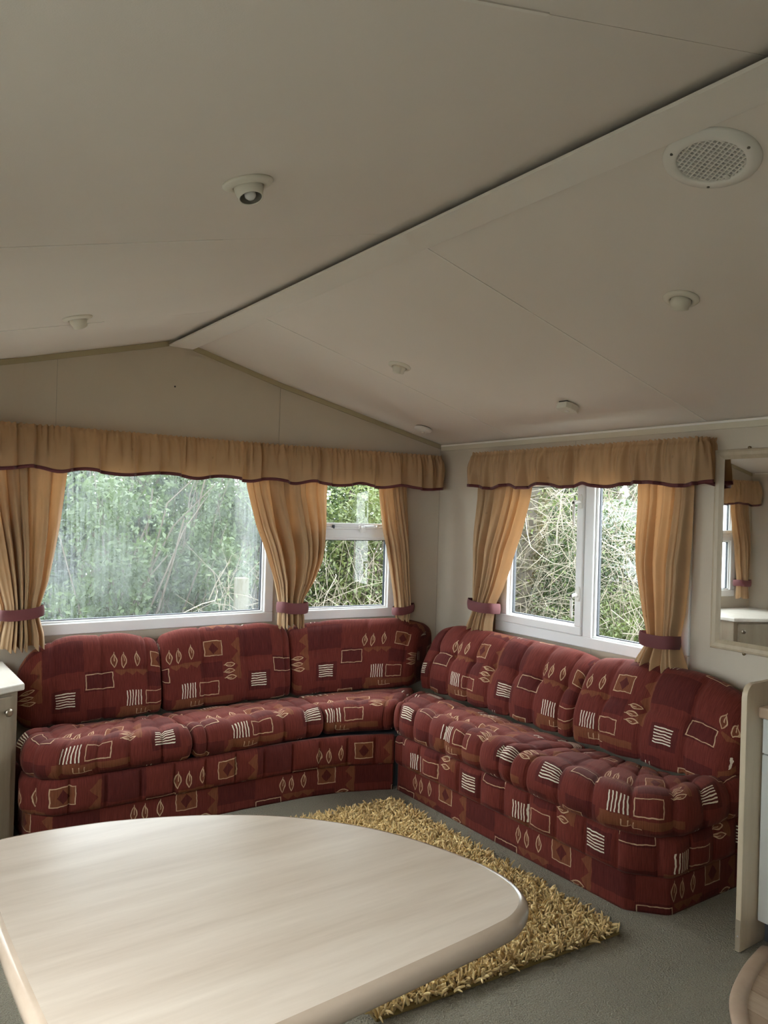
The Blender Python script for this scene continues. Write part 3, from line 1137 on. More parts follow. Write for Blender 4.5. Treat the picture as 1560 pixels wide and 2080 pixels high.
def seat_profile(zf=0.435, zb=0.395, zl=0.285):
    def fn(D):
        P = [(D, zb - 0.03), (D - 0.03, zl + 0.005), (D * 0.5, zl), (0.07, zl), (0.018, zl + 0.006), (-0.012, zl + 0.038), (-0.018, zl + 0.075),
             (-0.006, zf - 0.034), (0.030, zf - 0.004), (0.075, zf + 0.003), (0.14, zf - 0.006), (D * 0.6, (zf + zb) / 2 + 0.004), (D - 0.06, zb), (D - 0.012, zb - 0.008)]
        # run from the back edge over the top to the front so v grows downwards over the roll
        P = P[::-1]
        return np.array(P), D - 0.29
    return fn


def seat_disp(spacing, amp, off=0.0, d1=0.17, d2=0.36):
    def fn(s, L, v, d, z):
        ph = np.abs((s - off + spacing / 2) % spacing - spacing / 2)
        lines = bell(ph, 0.0065)
        bul = 0.35 * np.cos(2 * np.pi * (s - off) / spacing + np.pi)
        front = np.clip((d1 - d) / 0.05, 0, 1) * np.clip((z - 0.285) / 0.03, 0, 1)
        top = np.clip((d - d1) / 0.05, 0, 1) * np.clip((z - 0.33) / 0.03, 0, 1)
        h = amp * front * (-1.35 * lines + bul)
        h += amp * 0.62 * top * (-lines + bul * 0.5)
        for dd in (d1, d2):
            cr = bell(d - dd, 0.012) * np.clip((z - 0.34) / 0.03, 0, 1)
            h += -amp * 0.55 * cr
            h += -amp * 1.1 * bell(d - dd, 0.03) * bell(ph, 0.03) * np.clip((z - 0.34) / 0.03, 0, 1)
        return h
    return fn


def back_profile(zb=0.385, zt=0.79):
    def fn(D):
        T = D
        H = zt - zb
        P = [(0.030, zb), (0.000, zb + 0.03), (-0.006, zb + 0.09), (0.006, zb + H * 0.40), (T * 0.18, zb + H * 0.66), (T * 0.32, zt - 0.065), (T * 0.46, zt - 0.022),
             (T * 0.64, zt), (T * 0.83, zt - 0.012), (T * 0.97, zt - 0.06), (T, zb + H * 0.5), (T - 0.004, zb + 0.05), (T - 0.03, zb)]
        return np.array(P)[::-1], H + 0.42 * D
    return fn


def back_disp(spacing, amp, off=0.0, zrow=0.625):
    def fn(s, L, v, d, z):
        ph = np.abs((s - off + spacing / 2) % spacing - spacing / 2)
        lines = bell(ph, 0.0075)
        fr = np.clip((0.19 - d) / 0.04, 0, 1)
        bul = 0.4 * np.cos(2 * np.pi * (s - off) / spacing + np.pi)
        h = amp * fr * (-1.35 * lines + bul)
        h += -amp * 0.65 * fr * bell(z - zrow, 0.014)
        h += -amp * 1.3 * fr * bell(z - zrow, 0.03) * bell(ph, 0.03)
        return h
    return fn


def arch(l, r, top=0.79, rad=0.22):
    def fn(s, L):
        k = np.zeros_like(s)
        for drop, dist in ((l, s), (r, L - s)):
            q = np.clip(1 - dist / rad, 0, 1)
            k += drop * q ** 2
        return top - k
    return fn


def back_cushion(label, front, back, uv0, disp, zt, ends=(0.05, 0.05)):
    c = Vector((np.mean([p[0] for p in front]), np.mean([p[1] for p in front]), 0.385))
    r = empty('back_cushion', (0, 0, 0))
    tag(r, label, 'cushion', None)
    sweep('cover', r, front, back, back_profile(), ends, uv0, disp, ztop=zt)
    return r


# upholstered box bases
def base(label, outline, inner, seamed):
    r = empty('sofa_base', (0, 0, 0))
    tag(r, label, 'sofa base')
    return r


def flat_panel(name, parent, line, z0, z1, thick, uv0, puff=0.0, spacing=0.15, off=0.0, n_z=14, vref=None):
    """upholstered strip that follows a floor line, its room face puffed between seams"""
    P = np.array(line, float)
    Ltot = np.linalg.norm(np.diff(P, axis=0), axis=1).sum()
    n = int(Ltot / 0.009)
    t = np.linspace(0, 1, n)
    C, _ = polyline_at(P, t)
    ker = np.hanning(9); ker /= ker.sum()
    C = np.stack([np.convolve(np.pad(C[:, k], 4, mode='edge'), ker, 'valid') for k in range(2)], -1)
    T = np.gradient(C, axis=0)
    T /= np.linalg.norm(T, axis=1)[:, None]
    N = np.stack([T[:, 1], -T[:, 0]], -1)        # towards the room
    s = t * Ltot
    ph = np.abs((s - off + spacing / 2) % spacing - spacing / 2)
    prof = []
    zz = np.linspace(z0, z1, n_z)
    rows = []
    rows.append((z0, -thick))
    for z in zz:
        rows.append((z, None))
    rows.append((z1, -thick))
    V = np.zeros((len(rows), n, 3))
    for j, (z, o) in enumerate(rows):
        if o is None:
            q = (z - z0) / (z1 - z0)
            round_ = (1 - (2 * q - 1) ** 6)
            off_ = puff * (round_ * (0.75 + 0.25 * np.cos(2 * np.pi * (s - off) / spacing + np.pi)) - 0.9 * bell(ph, 0.006) * round_) if puff else np.zeros(n)
        else:
            off_ = np.full(n, o)
        V[j, :, :2] = C + N * off_[:, None]
        V[j, :, 2] = z
    m = len(rows)
    F = grid_faces(m, n)
    vv = np.array([z1 - z for z, _ in rows])
    uv = np.stack([np.tile(s + uv0[0], m), np.repeat(vv + uv0[1], n)], -1)
    faces = F.tolist()
    back = [[(m - 1) * n + i, (m - 1) * n + i + 1, i + 1, i] for i in range(n - 1)]
    e0 = [j * n for j in range(m)]
    e1 = [j * n + n - 1 for j in range(m)][::-1]
    me = bpy.data.meshes.new(name)
    allf = faces + back + [e0, e1]
    me.from_pydata(V.reshape(-1, 3).tolist(), [], allf)
    l = me.uv_layers.new(name='UVMap')
    idx = [i for f in allf for i in f]
    l.data.foreach_set('uv', uv[np.array(idx)].astype(np.float32).ravel())
    bm = bmesh.new()
    bm.from_mesh(me)
    bmesh.ops.recalc_face_normals(bm, faces=bm.faces)
    bm.to_mesh(me)
    bm.free()
    return link(name, me, 'upholstery', parent, True)


XLS = 0.635          # left end of the seating
# floor lines, running with the room on their right-hand side
lineC = [(XLS, 3.80), (XLS + 0.005, 3.50), (XLS + 0.09, 3.405), (1.10, 3.392), (1.60, 3.392), (1.92, 3.378), (2.12, 3.342), (2.31, 3.272), (2.372, 3.243)]
lineR = [(2.385, 3.232), (2.385, 2.5), (2.392, 1.80), (2.50, 1.682), (2.94, 1.675), (3.16, 1.675)]


def offset_line(P, o):
    P = np.array(P, float)
    T = np.gradient(P, axis=0)
    T /= np.linalg.norm(T, axis=1)[:, None]
    N = np.stack([T[:, 1], -T[:, 0]], -1)
    return (P + N * o).tolist()


sb1 = empty('sofa_base', (1.5, 3.7, 0))
tag(sb1, 'patterned red sofa base along the bay end wall, behind the table', 'sofa base')
sb2 = empty('sofa_base', (2.8, 2.5, 0))
tag(sb2, 'patterned red sofa base along the right wall with a chamfered end', 'sofa base')
for root, ln, ucut, va in ((sb1, lineC, (0.10, 0.30), 0.03), (sb2, lineR, (0.25, 0.18), 0.215)):
    objs = [flat_panel('kick_panel', root, ln, 0.001, 0.138, 0.02, (ucut[1], 0.06)),
            flat_panel('apron', root, offset_line(ln, 0.006), 0.139, 0.288, 0.03, (ucut[0], va), 0.020, 0.150, 0.05)]
    for o in objs:
        o.location = -root.location
# inner carcass (closes the base below the cushions)
bm = bmesh.new()
bm_prism(bm, [(XLS + 0.03, 4.03), (XLS + 0.03, 3.50), (XLS + 0.11, 3.435), (1.6, 3.42), (2.1, 3.375), (2.40, 3.275), (3.12, 3.275), (3.12, 3.90), (2.08, 4.03)], 'z', 0.002, 0.268)
o = from_bm('carcass', bm, 'kick_grey', sb1)
o.location = -sb1.location
bm = bmesh.new()
bm_prism(bm, [(2.42, 3.25), (2.42, 1.82), (2.52, 1.71), (3.15, 1.705), (3.15, 3.25)], 'z', 0.002, 0.268)
o = from_bm('carcass', bm, 'kick_grey', sb2)
o.location = -sb2.location


def seat(label, front, back, uv0, spacing, amp, off, ends=(0.035, 0.035), prof=None, d1=0.17, d2=0.36):
    r = empty('seat_cushion', (0, 0, 0))
    tag(r, label, 'cushion')
    sweep('cover', r, front, back, prof or seat_profile(), ends, uv0, seat_disp(spacing, amp, off, d1, d2))
    return r


seat('red seat cushion at the left end of the sofa beside the cabinet', [(XLS - 0.005, 3.70), (XLS + 0.002, 3.50), (XLS + 0.035, 3.425), (XLS + 0.11, 3.382), (1.322, 3.370)], [(0.93, 3.862), (1.03, 3.868), (1.10, 3.870), (1.322, 3.875)], (0.02, 0.0), 0.14, 0.010, 0.10, (0.06, 0.035))
seat('red seat cushion, second from the left end cabinet on the bay sofa', [(1.326, 3.370), (2.028, 3.392)], [(1.326, 3.875), (2.110, 3.870)], (0.20, 0.0), 0.135, 0.010, 0.06)
seat('short red corner seat cushion where the two sofa runs meet', [(2.032, 3.400), (2.20, 3.372), (2.408, 3.298)], [(2.115, 3.872), (2.5, 3.82), (2.875, 3.74)], (0.38, 0.0), 0.135, 0.008, 0.06)
seat('red seat cushion nearer the corner on the right wall sofa', [(2.372, 3.268), (2.360, 2.372)], [(2.875, 3.690), (2.868, 2.372)], (-0.02, 0.0), 0.128, 0.013, 0.05, (0.05, 0.04), seat_profile(0.445, 0.39))
seat('red seat cushion at the chamfered right end of the sofa', [(2.342, 2.366), (2.350, 1.86), (2.378, 1.765), (2.44, 1.690), (2.53, 1.652), (2.98, 1.645)], [(2.868, 2.366), (2.868, 2.10), (2.868, 2.00), (2.878, 1.93), (2.98, 1.825)], (-0.12, 0.0), 0.165, 0.012, 0.10, (0.045, 0.05), seat_profile(0.440, 0.39))

back_cushion('red sofa back cushion below the left of the misted window', [(0.645, 3.855), (1.345, 3.868)], [(0.66, 4.055), (1.345, 4.068)], (-0.12, 0.0), back_disp(0.23, 0.007, 0.17), arch(0.13, 0.045, 0.792, 0.26), (0.10, 0.035))
back_cushion('red sofa back cushion below the right of the misted window', [(1.350, 3.868), (2.088, 3.862)], [(1.350, 4.068), (2.118, 4.060)], (0.30, 0.0), back_disp(0.24, 0.007, 0.22), arch(0.035, 0.03, 0.797, 0.22), (0.035, 0.035))
back_cushion('red sofa back cushion in the bay corner under the small window', [(2.094, 3.860), (2.5, 3.808), (2.855, 3.745)], [(2.122, 4.056), (2.60, 4.00), (3.165, 3.925)], (-0.10, 0.0), back_disp(0.27, 0.006, 0.17), arch(0.035, 0.055, 0.792, 0.24), (0.035, 0.04))
back_cushion('long tufted red back cushion below the side window', [(2.885, 3.715), (2.862, 2.495)], [(3.165, 3.715), (3.165, 2.495)], (-0.65, 0.0), back_disp(0.172, 0.012, 0.10), arch(0.05, 0.03, 0.778, 0.22), (0.05, 0.04))
back_cushion('tufted red back cushion at the right end below the mirror', [(2.860, 2.488), (2.866, 1.685)], [(3.165, 2.488), (3.165, 1.685)], (-0.40, 0.0), back_disp(0.22, 0.011, 0.16), arch(0.03, 0.10, 0.790, 0.30), (0.04, 0.06))


# ------------------------------------------------------------------ table
def rounded_outline():
    # quadrant table top: two straight sides, bowed outer edge, rounded corners
    ctrl = [(0.222, 1.05), (0.214, 1.30), (0.212, 1.60), (0.222, 1.74), (0.262, 1.783), (0.33, 1.788), (0.395, 1.783), (0.50, 1.765), (0.60, 1.732), (0.70, 1.688), (0.80, 1.628),
            (0.88, 1.562), (0.95, 1.482), (1.005, 1.40), (1.045, 1.31), (1.073, 1.215), (1.086, 1.13), (1.080, 1.060), (1.050, 1.000),
            (0.995, 0.964), (0.93, 0.952), (0.80, 0.942), (0.60, 0.930), (0.42, 0.922), (0.33, 0.926), (0.262, 0.953), (0.230, 1.00)]
    P = np.array(ctrl + ctrl[:1])
    return catmull(P, 0.012)[:-1]


OUT = rounded_outline()
table = empty('dining_table', (0.62, 1.35, 0))
tag(table, 'pale wood quadrant table with rounded corners in the foreground', 'table')


def top_mesh():
    P = OUT[::-1].copy()
    T = np.roll(P, -1, 0) - np.roll(P, 1, 0)
    T /= np.linalg.norm(T, axis=1)[:, None]
    N = np.stack([T[:, 1], -T[:, 0]], -1)
    c = P.mean(0)
    if ((P - c) * N).sum() < 0:
        N = -N
    zt, th, r = 0.74, 0.040, 0.016
    prof = [(-0.018, 0.0), (-0.012, -0.001), (-0.006, -0.004), (-0.0015, -0.010), (0.0, -0.018), (-0.001, -0.027), (-0.005, -0.034), (-0.012, -0.039), (-0.02, -th)]
    return P, N, prof, zt


P_, N_, prof_, zt_ = top_mesh()
bm = bmesh.new()
ring = [bm.verts.new((*(p + n * (-0.018)), zt_)) for p, n in zip(P_, N_)]
ringb = [bm.verts.new((*(p + n * (-0.018)), zt_ - 0.038)) for p, n in zip(P_, N_)]
bm.faces.new(ring)
bm.faces.new(ringb)
for i in range(len(ring)):
    j = (i + 1) % len(ring)
    bm.faces.new((ring[i], ring[j], ringb[j], ringb[i]))
tt = from_bm('table_top', bm, 'maple_top', table)
tt.location = -table.location
mlen = len(prof_)
Ve = np.zeros((len(P_), mlen, 3))
for j, (o, dz) in enumerate(prof_):
    Ve[:, j, :2] = P_ + N_ * o
    Ve[:, j, 2] = zt_ + dz
Ve2 = np.concatenate([Ve, Ve[:1]], 0)
Fe = grid_faces(len(P_) + 1, mlen)
Fe = np.where(Fe >= len(P_) * mlen, Fe - len(P_) * mlen, Fe)
ed = link('edge_band', np_mesh('edge_band', Ve.reshape(-1, 3), Fe), 'maple_edge', table, True)
ed.location = -table.location
lathe('pedestal', [(0.0, 0.04), (0.06, 0.04), (0.05, 0.07), (0.042, 0.12), (0.040, 0.60), (0.05, 0.66), (0.10, 0.69), (0.10, 0.70), (0.0, 0.70)], 'steel', table)
for a in range(4):
    an = a * math.pi / 2 + 0.4
    tube('foot', [(0.03 * math.cos(an), 0.03 * math.sin(an), 0.06), (0.18 * math.cos(an), 0.18 * math.sin(an), 0.045), (0.33 * math.cos(an), 0.33 * math.sin(an), 0.018)], [0.024, 0.02, 0.016], 'steel', table, 10)

# ------------------------------------------------------------------ shag rug
rug = empty('shag_rug', (1.75, 2.40, 0.0))
tag(rug, 'yellow shag rug on the carpet between table and sofa', 'rug')
RC = np.array([(1.262, 1.775), (2.238, 1.700), (2.262, 3.085), (1.285, 3.135)])     # corners
bm = bmesh.new()
bm_prism(bm, [tuple(p) for p in RC.tolist()], 'z', 0.0015, 0.010)
o = from_bm('backing', bm, 'rug_backing', rug)
o.location = -rug.location


def shag(n):
    a = RNG.uniform(0, 1, n)
    b = RNG.uniform(0, 1, n)
    base_ = ((1 - a) * (1 - b))[:, None] * RC[0] + (a * (1 - b))[:, None] * RC[1] + (a * b)[:, None] * RC[2] + ((1 - a) * b)[:, None] * RC[3]
    ang = RNG.uniform(0, 2 * np.pi, n)
    lean = RNG.uniform(0.25, 1.1, n)
    ln = RNG.uniform(0.030, 0.052, n)
    r = RNG.uniform(0.0027, 0.0044, n)
    segs, k = 5, 5
    V = np.zeros((n, segs + 1, k, 3))
    dirx, diry = np.cos(ang), np.sin(ang)
    curl = RNG.uniform(-0.8, 0.8, n)
    for i in range(segs + 1):
        t = i / segs
        h = ln * (t * (1 - 0.45 * lean * t))
        q = ln * lean * (t ** 1.4) * 0.85
        x = base_[:, 0] + dirx * q - diry * curl * ln * 0.4 * t * t
        y = base_[:, 1] + diry * q + dirx * curl * ln * 0.4 * t * t
        z = 0.008 + h * 0.95 * (1 - 0.25 * lean)
        rad = r * (0.7, 1.0, 1.05, 1.0, 0.95, 0.6)[i]
        for j in range(k):
            w = 2 * np.pi * j / k
            V[:, i, j, 0] = x + rad * (math.cos(w) * -diry)
            V[:, i, j, 1] = y + rad * (math.cos(w) * dirx)
            V[:, i, j, 2] = z + rad * math.sin(w)
            V[:, i, j, 0] += rad * math.sin(w) * -dirx * 0.6
            V[:, i, j, 1] += rad * math.sin(w) * -diry * 0.6
    F = []
    per = (segs + 1) * k
    for i in range(segs):
        for j in range(k):
            F.append((i * k + j, i * k + (j + 1) % k, (i + 1) * k + (j + 1) % k, (i + 1) * k + j))
    F.append((segs * k, segs * k + 1, segs * k + 2, segs * k + 3))
    F = np.array(F)
    allF = (np.arange(n)[:, None, None] * per + F[None]).reshape(-1, 4)
    tone = np.clip(RNG.normal(0.5, 0.28, n), 0, 1)
    uvx = np.repeat(tone, F.size)
    uv = np.stack([uvx, np.zeros_like(uvx)], -1)
    return np_mesh('pile', V.reshape(-1, 3), allF, uv)


o = link('pile', shag(16500), 'rug_wool', rug, True)
o.location = -rug.location
tag(o, kind='stuff')

# ------------------------------------------------------------------ corner cabinet
cab = empty('corner_cabinet', (0.2, 3.5, 0))
tag(cab, 'pale wood corner cabinet beside the left end of the sofa', 'cabinet')
cabA, cabB = Vector((0.600, 3.535)), Vector((XL + 0.012, 3.535 - 0.878 * math.tan(math.radians(27))))
dirf = (cabB - cabA).normalized()          # along the front, right to left
nf = Vector((dirf.y, -dirf.x))             # candidate normal
if nf.y > 0:
    nf = -nf


def cpt(t, o):
    p = cabA + dirf * t + nf * o
    return (p.x - 0.2, p.y - 3.5)


LW = (cabB - cabA).length
body = [cpt(0, 0), cpt(LW, 0), (XL + 0.012 - 0.2, yend(XL) - 0.02 - 3.5), (0.600 - 0.2, 4.04 - 3.5)]
prism('body', body, 'z', 0.002, 0.655, 'cabinet_wood', cab)
topo = [cpt(-0.012, 0.028), cpt(LW - 0.01, 0.028), (XL + 0.008 - 0.2, yend(XL) - 0.012 - 3.5), (0.618 - 0.2, 4.05 - 3.5)]
prism('top', topo, 'z', 0.656, 0.686, 'cabinet_top', cab, 0.006, 2)
for t0, t1, kt in ((0.035, LW / 2 - 0.004, 0.055), (LW / 2 + 0.004, LW - 0.035, LW / 2 - 0.06)):
    dr = prism('door', [cpt(t0, 0.001), cpt(t0, 0.018), cpt(t1, 0.018), cpt(t1, 0.001)], 'z', 0.035, 0.640, 'cabinet_wood', cab, 0.004, 2)
    kn = lathe('knob', [(0.0, 0.0), (0.006, 0.0), (0.006, 0.010), (0.013, 0.014), (0.0165, 0.019), (0.016, 0.024), (0.010, 0.027), (0.005, 0.0265), (0.0, 0.026)], 'knob_metal', dr, 24)
    kp = cpt(0.035 + 0.030 if kt < 0.1 else t1 - 0.03, 0.018)
    kn.location = (kp[0], kp[1], 0.578)
    kn.rotation_euler = (math.pi / 2, 0, math.atan2(nf.y, nf.x) + math.pi / 2)

# ------------------------------------------------------------------ mirror
mi = empty('wall_mirror', (XR - 0.001, 1.82, 1.33), -math.pi / 2 - math.radians(1.2))
tag(mi, 'pale wood framed mirror on the right wall beside the curtain', 'mirror')
mi.location.x = XR - 0.006
hw, hh, fw_ = 0.155, 0.4425, 0.043


def mitre(name, pts4, prof):
    pass


bm = bmesh.new()
outer = [(-hw, -hh), (hw, -hh), (hw, hh), (-hw, hh)]
profm = [(0.0, 0.0), (0.0, -0.016), (0.004, -0.021), (0.012, -0.023), (0.026, -0.020), (0.036, -0.013), (fw_, -0.009), (fw_, 0.0)]
rings = []
for ins, y in profm:
    rings.append([bm.verts.new((math.copysign(abs(x) - ins, x), y, math.copysign(abs(z) - ins, z))) for x, z in outer])
for a, b in zip(rings, rings[1:] + rings[:1]):
    for i in range(4):
        bm.faces.new((a[i], a[(i + 1) % 4], b[(i + 1) % 4], b[i]))
from_bm('frame', bm, 'maple_frame', mi)
box('mirror_glass', -hw + fw_ - 0.006, hw - fw_ + 0.006, -0.008, -0.004, -hh + fw_ - 0.006, hh - fw_ + 0.006, 'mirror_glass', mi)
for zz in (hh + 0.004, -hh - 0.004):
    sc = lathe('screw', [(0, 0.0), (0.008, 0.0), (0.008, 0.004), (0.005, 0.008), (0, 0.009)], 'screw_brass', mi, 16)
    sc.location = (0.0, -0.002, zz)
    sc.rotation_euler = (math.pi / 2, 0, 0)


# ------------------------------------------------------------------ ceiling fittings
def ceil_loc(x, y):
    sgn = 1 if x > X0 else -1
    ang = math.atan(SL) * sgn
    return (x, y, roof(x)), ang


def downlight(label, x, y, turn, tilt, k=1.0):
    p, ang = ceil_loc(x, y)
    e = empty('downlight', p)
    e.rotation_euler = (0, ang, 0)
    tag(e, label, 'light', 'eyeball downlights on the sloping ceiling')
    # local -z points into the room
    lathe('ring', [(0.034, 0.0), (0.056, 0.0), (0.0565, -0.003), (0.053, -0.007), (0.042, -0.011), (0.0355, -0.011), (0.034, -0.007), (0.034, 0.0)], 'fitting_cream', e)
    lathe('shadow_gap', [(0.0, -0.0005), (0.034, -0.0005), (0.034, -0.0035), (0.0, -0.0035)], 'dark_hole', e)
    b = empty('eyeball', (0, 0, -0.011), 0, e)
    b.rotation_euler = (tilt, 0, turn)
    R = 0.0325
    pr = [(R * math.cos(a), -R * math.sin(a)) for a in np.linspace(-0.75, 0.52, 16)]
    r1 = pr[-1][0]
    z1 = pr[-1][1] - 0.009
    prof = pr + [(r1 * 0.98, z1), (r1 * 0.90, z1 - 0.001), (r1 * 0.86, z1 + 0.001)]
    lathe('shell', prof + [(r1 * 0.80, -0.006)], 'fitting_cream', b)
    lathe('reflector', [(r1 * 0.855, z1 + 0.001), (r1 * 0.76, -0.012), (r1 * 0.4, -0.006), (0, -0.006)], 'lamp_inside', b)
    lathe('bulb', [(0.0, -0.027), (0.008, -0.026), (0.0125, -0.021), (0.0125, -0.012), (0.0, -0.010)], 'bulb_frost', b)
    return e


downlight('eyeball downlight nearest the camera on the left ceiling slope, bulb visible', 0.698, 1.56, 2.72, 0.30)
downlight('small eyeball downlight on the left ceiling slope near the gable', 0.698, 3.095, -0.5, 0.55)
downlight('eyeball downlight below the round vent on the right slope', 2.192, 1.495, -0.97, 0.62)
downlight('eyeball downlight on the right slope between ridge strip and corner', 2.192, 3.045, -0.62, 0.45)

p, ang = ceil_loc(2.905, 3.765)
e = empty('ceiling_sensor', p)
e.rotation_euler = (0, ang, 0)
tag(e, 'flat round cream ceiling fitting above the room corner', 'ceiling fitting')
lathe('back_ring', [(0.0, 0.0), (0.050, 0.0), (0.050, -0.005), (0.0, -0.005)], 'lamp_inside', e)
lathe('disc', [(0.0, -0.0055), (0.055, -0.0055), (0.056, -0.010), (0.052, -0.018), (0.036, -0.026), (0.0, -0.028)], 'fitting_white', e)
lathe('nub', [(0.013, -0.0265), (0.014, -0.033), (0.011, -0.037), (0.0, -0.037)], 'fitting_white', e, 24)

p, ang = ceil_loc(2.838, 2.536)
e = empty('gas_alarm', p)
e.rotation_euler = (0, ang, 0.0)
tag(e, 'small cream boxed alarm on the ceiling above the side window', 'alarm')
prism('case', [(-0.045, -0.03), (-0.02, -0.042), (0.02, -0.042), (0.045, -0.03), (0.045, 0.03), (0.02, 0.042), (-0.02, 0.042), (-0.045, 0.03)], 'z', -0.038, -0.006, 'fitting_cream', e, 0.004, 2)
prism('back_plate', [(-0.040, -0.026), (0.040, -0.026), (0.040, 0.026), (-0.040, 0.026)], 'z', -0.0055, 0.0, 'dark_hole', e)
box('test_button', -0.010, 0.010, -0.010, 0.010, -0.0405, -0.0375, 'fitting_white', e, 0.001, 1)

# round vent
p, ang = ceil_loc(1.655, 1.058)
e = empty('ceiling_vent', p)
e.rotation_euler = (0, ang, 0)
tag(e, 'round white ceiling vent with a square mesh grille', 'vent')
lathe('ring', [(0.077, -0.001), (0.077, -0.010), (0.081, -0.0135), (0.092, -0.012), (0.108, -0.007), (0.111, -0.002), (0.110, 0.0)], 'fitting_white', e, 64)
lathe('recess', [(0.077, -0.001), (0.0, -0.001)], 'lamp_inside', e, 48)
grot = math.radians(-28)
for a in range(2):
    for i in range(-6, 7):
        off = i * 0.0115
        half = math.sqrt(max(0.0785 ** 2 - off ** 2, 0))
        if half < 0.012:
            continue
        bmv = bmesh.new()
        if a == 0:
            bm_box(bmv, off - 0.0016, off + 0.0016, -half, half, -0.0085, -0.002)
        else:
            bm_box(bmv, -half, half, off - 0.0016, off + 0.0016, -0.0080, -0.0025)
        bar = from_bm('grille_bar', bmv, 'fitting_white', e)
        bar.rotation_euler = (0, 0, grot)
for an in (0.6, 2.5, 4.7):
    s_ = lathe('screw', [(0, -0.0135), (0.0035, -0.0135), (0.0035, -0.011)], 'lamp_inside', e, 12)
    s_.location = (0.094 * math.cos(an), 0.094 * math.sin(an), 0.0)
box('latch', 0.060, 0.078, -0.006, 0.006, -0.012, -0.006, 'fitting_white', e, 0.002, 1)

# ------------------------------------------------------------------ kitchen unit at the right edge
YP0, YP1 = 1.405, 1.424
ep = empty('end_panel', (2.85, YP0, 0))
tag(ep, 'tall pale wood end panel closing the kitchen units', 'panel')
x0p, x1p, ztp, rc = 2.490, XR - 0.004, 0.905, 0.045
o_ = [(x0p, 0.004)] + [(x0p + rc - rc * math.cos(a), ztp - rc + rc * math.sin(a)) for a in np.linspace(0, math.pi / 2, 10)] + [(x1p, ztp), (x1p, 0.004)]
o = prism('board', o_, 'y', YP0, YP1, 'panel_wood', ep, 0.0015, 1)
o.location = -ep.location
o = box('edging_repair', x0p - 0.0012, x0p - 0.0002, YP0 + 0.001, YP1 - 0.001, 0.006, 0.11, 'cabinet_wood', ep)
o.location = -ep.location
o = lathe('screw', [(0, 0), (0.003, 0), (0.003, 0.001), (0, 0.0014)], 'steel', ep, 12)
o.location = Vector((x0p - 0.001, (YP0 + YP1) / 2, 0.055)) - ep.location
o.rotation_euler = (0, -math.pi / 2, 0)
yk = -0.9
ku = empty('kitchen_unit', (2.9, 0.3, 0))
tag(ku, 'white kitchen base unit behind the pale end panel', 'cabinet')


def kbox(nm, *a, parent=None, bev=0.0):
    ob = box(nm, a[0] - 2.9, a[1] - 2.9, a[2] - 0.3, a[3] - 0.3, a[4], a[5], a[6], parent or ku, bev, 2)
    return ob


kbox('carcass', 2.605, XR - 0.004, yk, YP0 - 0.002, 0.086, 0.784, 'unit_white')
kbox('plinth', 2.640, XR - 0.004, yk, YP0 - 0.002, 0.001, 0.085, 'kick_grey')
yy = YP0 - 0.004
while yy > yk + 0.3:
    dr = kbox('drawer_front', 2.586, 2.604, yy - 0.497, yy, 0.662, 0.780, 'unit_white', bev=0.003)
    dd = kbox('door', 2.586, 2.604, yy - 0.497, yy, 0.088, 0.658, 'unit_white', bev=0.003)
    for par, z in ((dr, 0.72), (dd, 0.61)):
        hnd = tube('handle', [(2.586 - 2.9, yy - 0.33 - 0.3, z), (2.566 - 2.9, yy - 0.32 - 0.3, z), (2.566 - 2.9, yy - 0.18 - 0.3, z), (2.586 - 2.9, yy - 0.17 - 0.3, z)], 0.005, 'steel', par)
    yy -= 0.50
wt = box('worktop', 2.560, XR - 0.003, yk, YP0 - 0.001, 0.786, 0.824, 'worktop_wood', None, 0.006, 3)
tag(wt, 'wood effect kitchen worktop on the white base unit', 'worktop')

# threshold strip and plank floor of the kitchen
curve = catmull(np.array([(2.585, 1.388), (2.560, 1.384), (2.46, 1.365), (2.36, 1.338), (2.25, 1.298), (2.16, 1.245), (2.07, 1.165), (1.985, 1.05), (1.92, 0.90), (1.88, 0.70), (1.865, 0.4)]), 0.02)
th = empty('threshold_strip', (2.2, 1.2, 0))
tag(th, 'curved wooden threshold strip between carpet and plank floor', 'trim')
T = np.gradient(curve, axis=0)
T /= np.linalg.norm(T, axis=1)[:, None]
N = np.stack([-T[:, 1], T[:, 0]], -1)     # towards the kitchen
if N[5][1] > 0:
    N = -N
prof = [(0.0, 0.001), (0.002, 0.008), (0.010, 0.014), (0.025, 0.0165), (0.040, 0.014), (0.050, 0.008), (0.052, 0.001)]
Vt = np.zeros((len(curve), len(prof), 3))
for j, (o_, z_) in enumerate(prof):
    Vt[:, j, :2] = curve + N * o_ - np.array([2.2, 1.2])
    Vt[:, j, 2] = z_
link('profile', np_mesh('profile', Vt.reshape(-1, 3), grid_faces(len(curve), len(prof), True)), 'threshold_wood', th, True)
inner = curve + N * 0.048
order = np.argsort(inner[:, 0])
ix, iy = inner[order, 0], inner[order, 1]
x = 1.93
kk = 0
while x < 2.63:
    xa, xb = x, min(x + 0.098, 2.638)
    xs = np.linspace(xa + 0.0008, xb - 0.0008, 8)
    top = [(float(a), float(np.interp(a, ix, iy))) for a in xs]
    yb = 0.45
    ycut = 0.85 + 0.13 * ((kk * 37) % 5) / 4
    segs_ = [(yb, ycut - 0.001, None), (ycut, None, top)]
    for y0_, y1_, tp in segs_:
        if tp is None:
            if min(t[1] for t in top) < y1_:
                continue
            pts = [(xa + 0.0008, y0_), (xb - 0.0008, y0_), (xb - 0.0008, y1_), (xa + 0.0008, y1_)]
        else:
            if min(t[1] for t in top) < y0_ + 0.02:
                continue
            pts = [(xa + 0.0008, y0_), (xb - 0.0008, y0_)] + tp[::-1]
        prism('plank', pts, 'z', 0.0005, 0.006, 'vinyl_a' if (kk * 7) % 3 else 'vinyl_b', fl)
    x += 0.098
    kk += 1


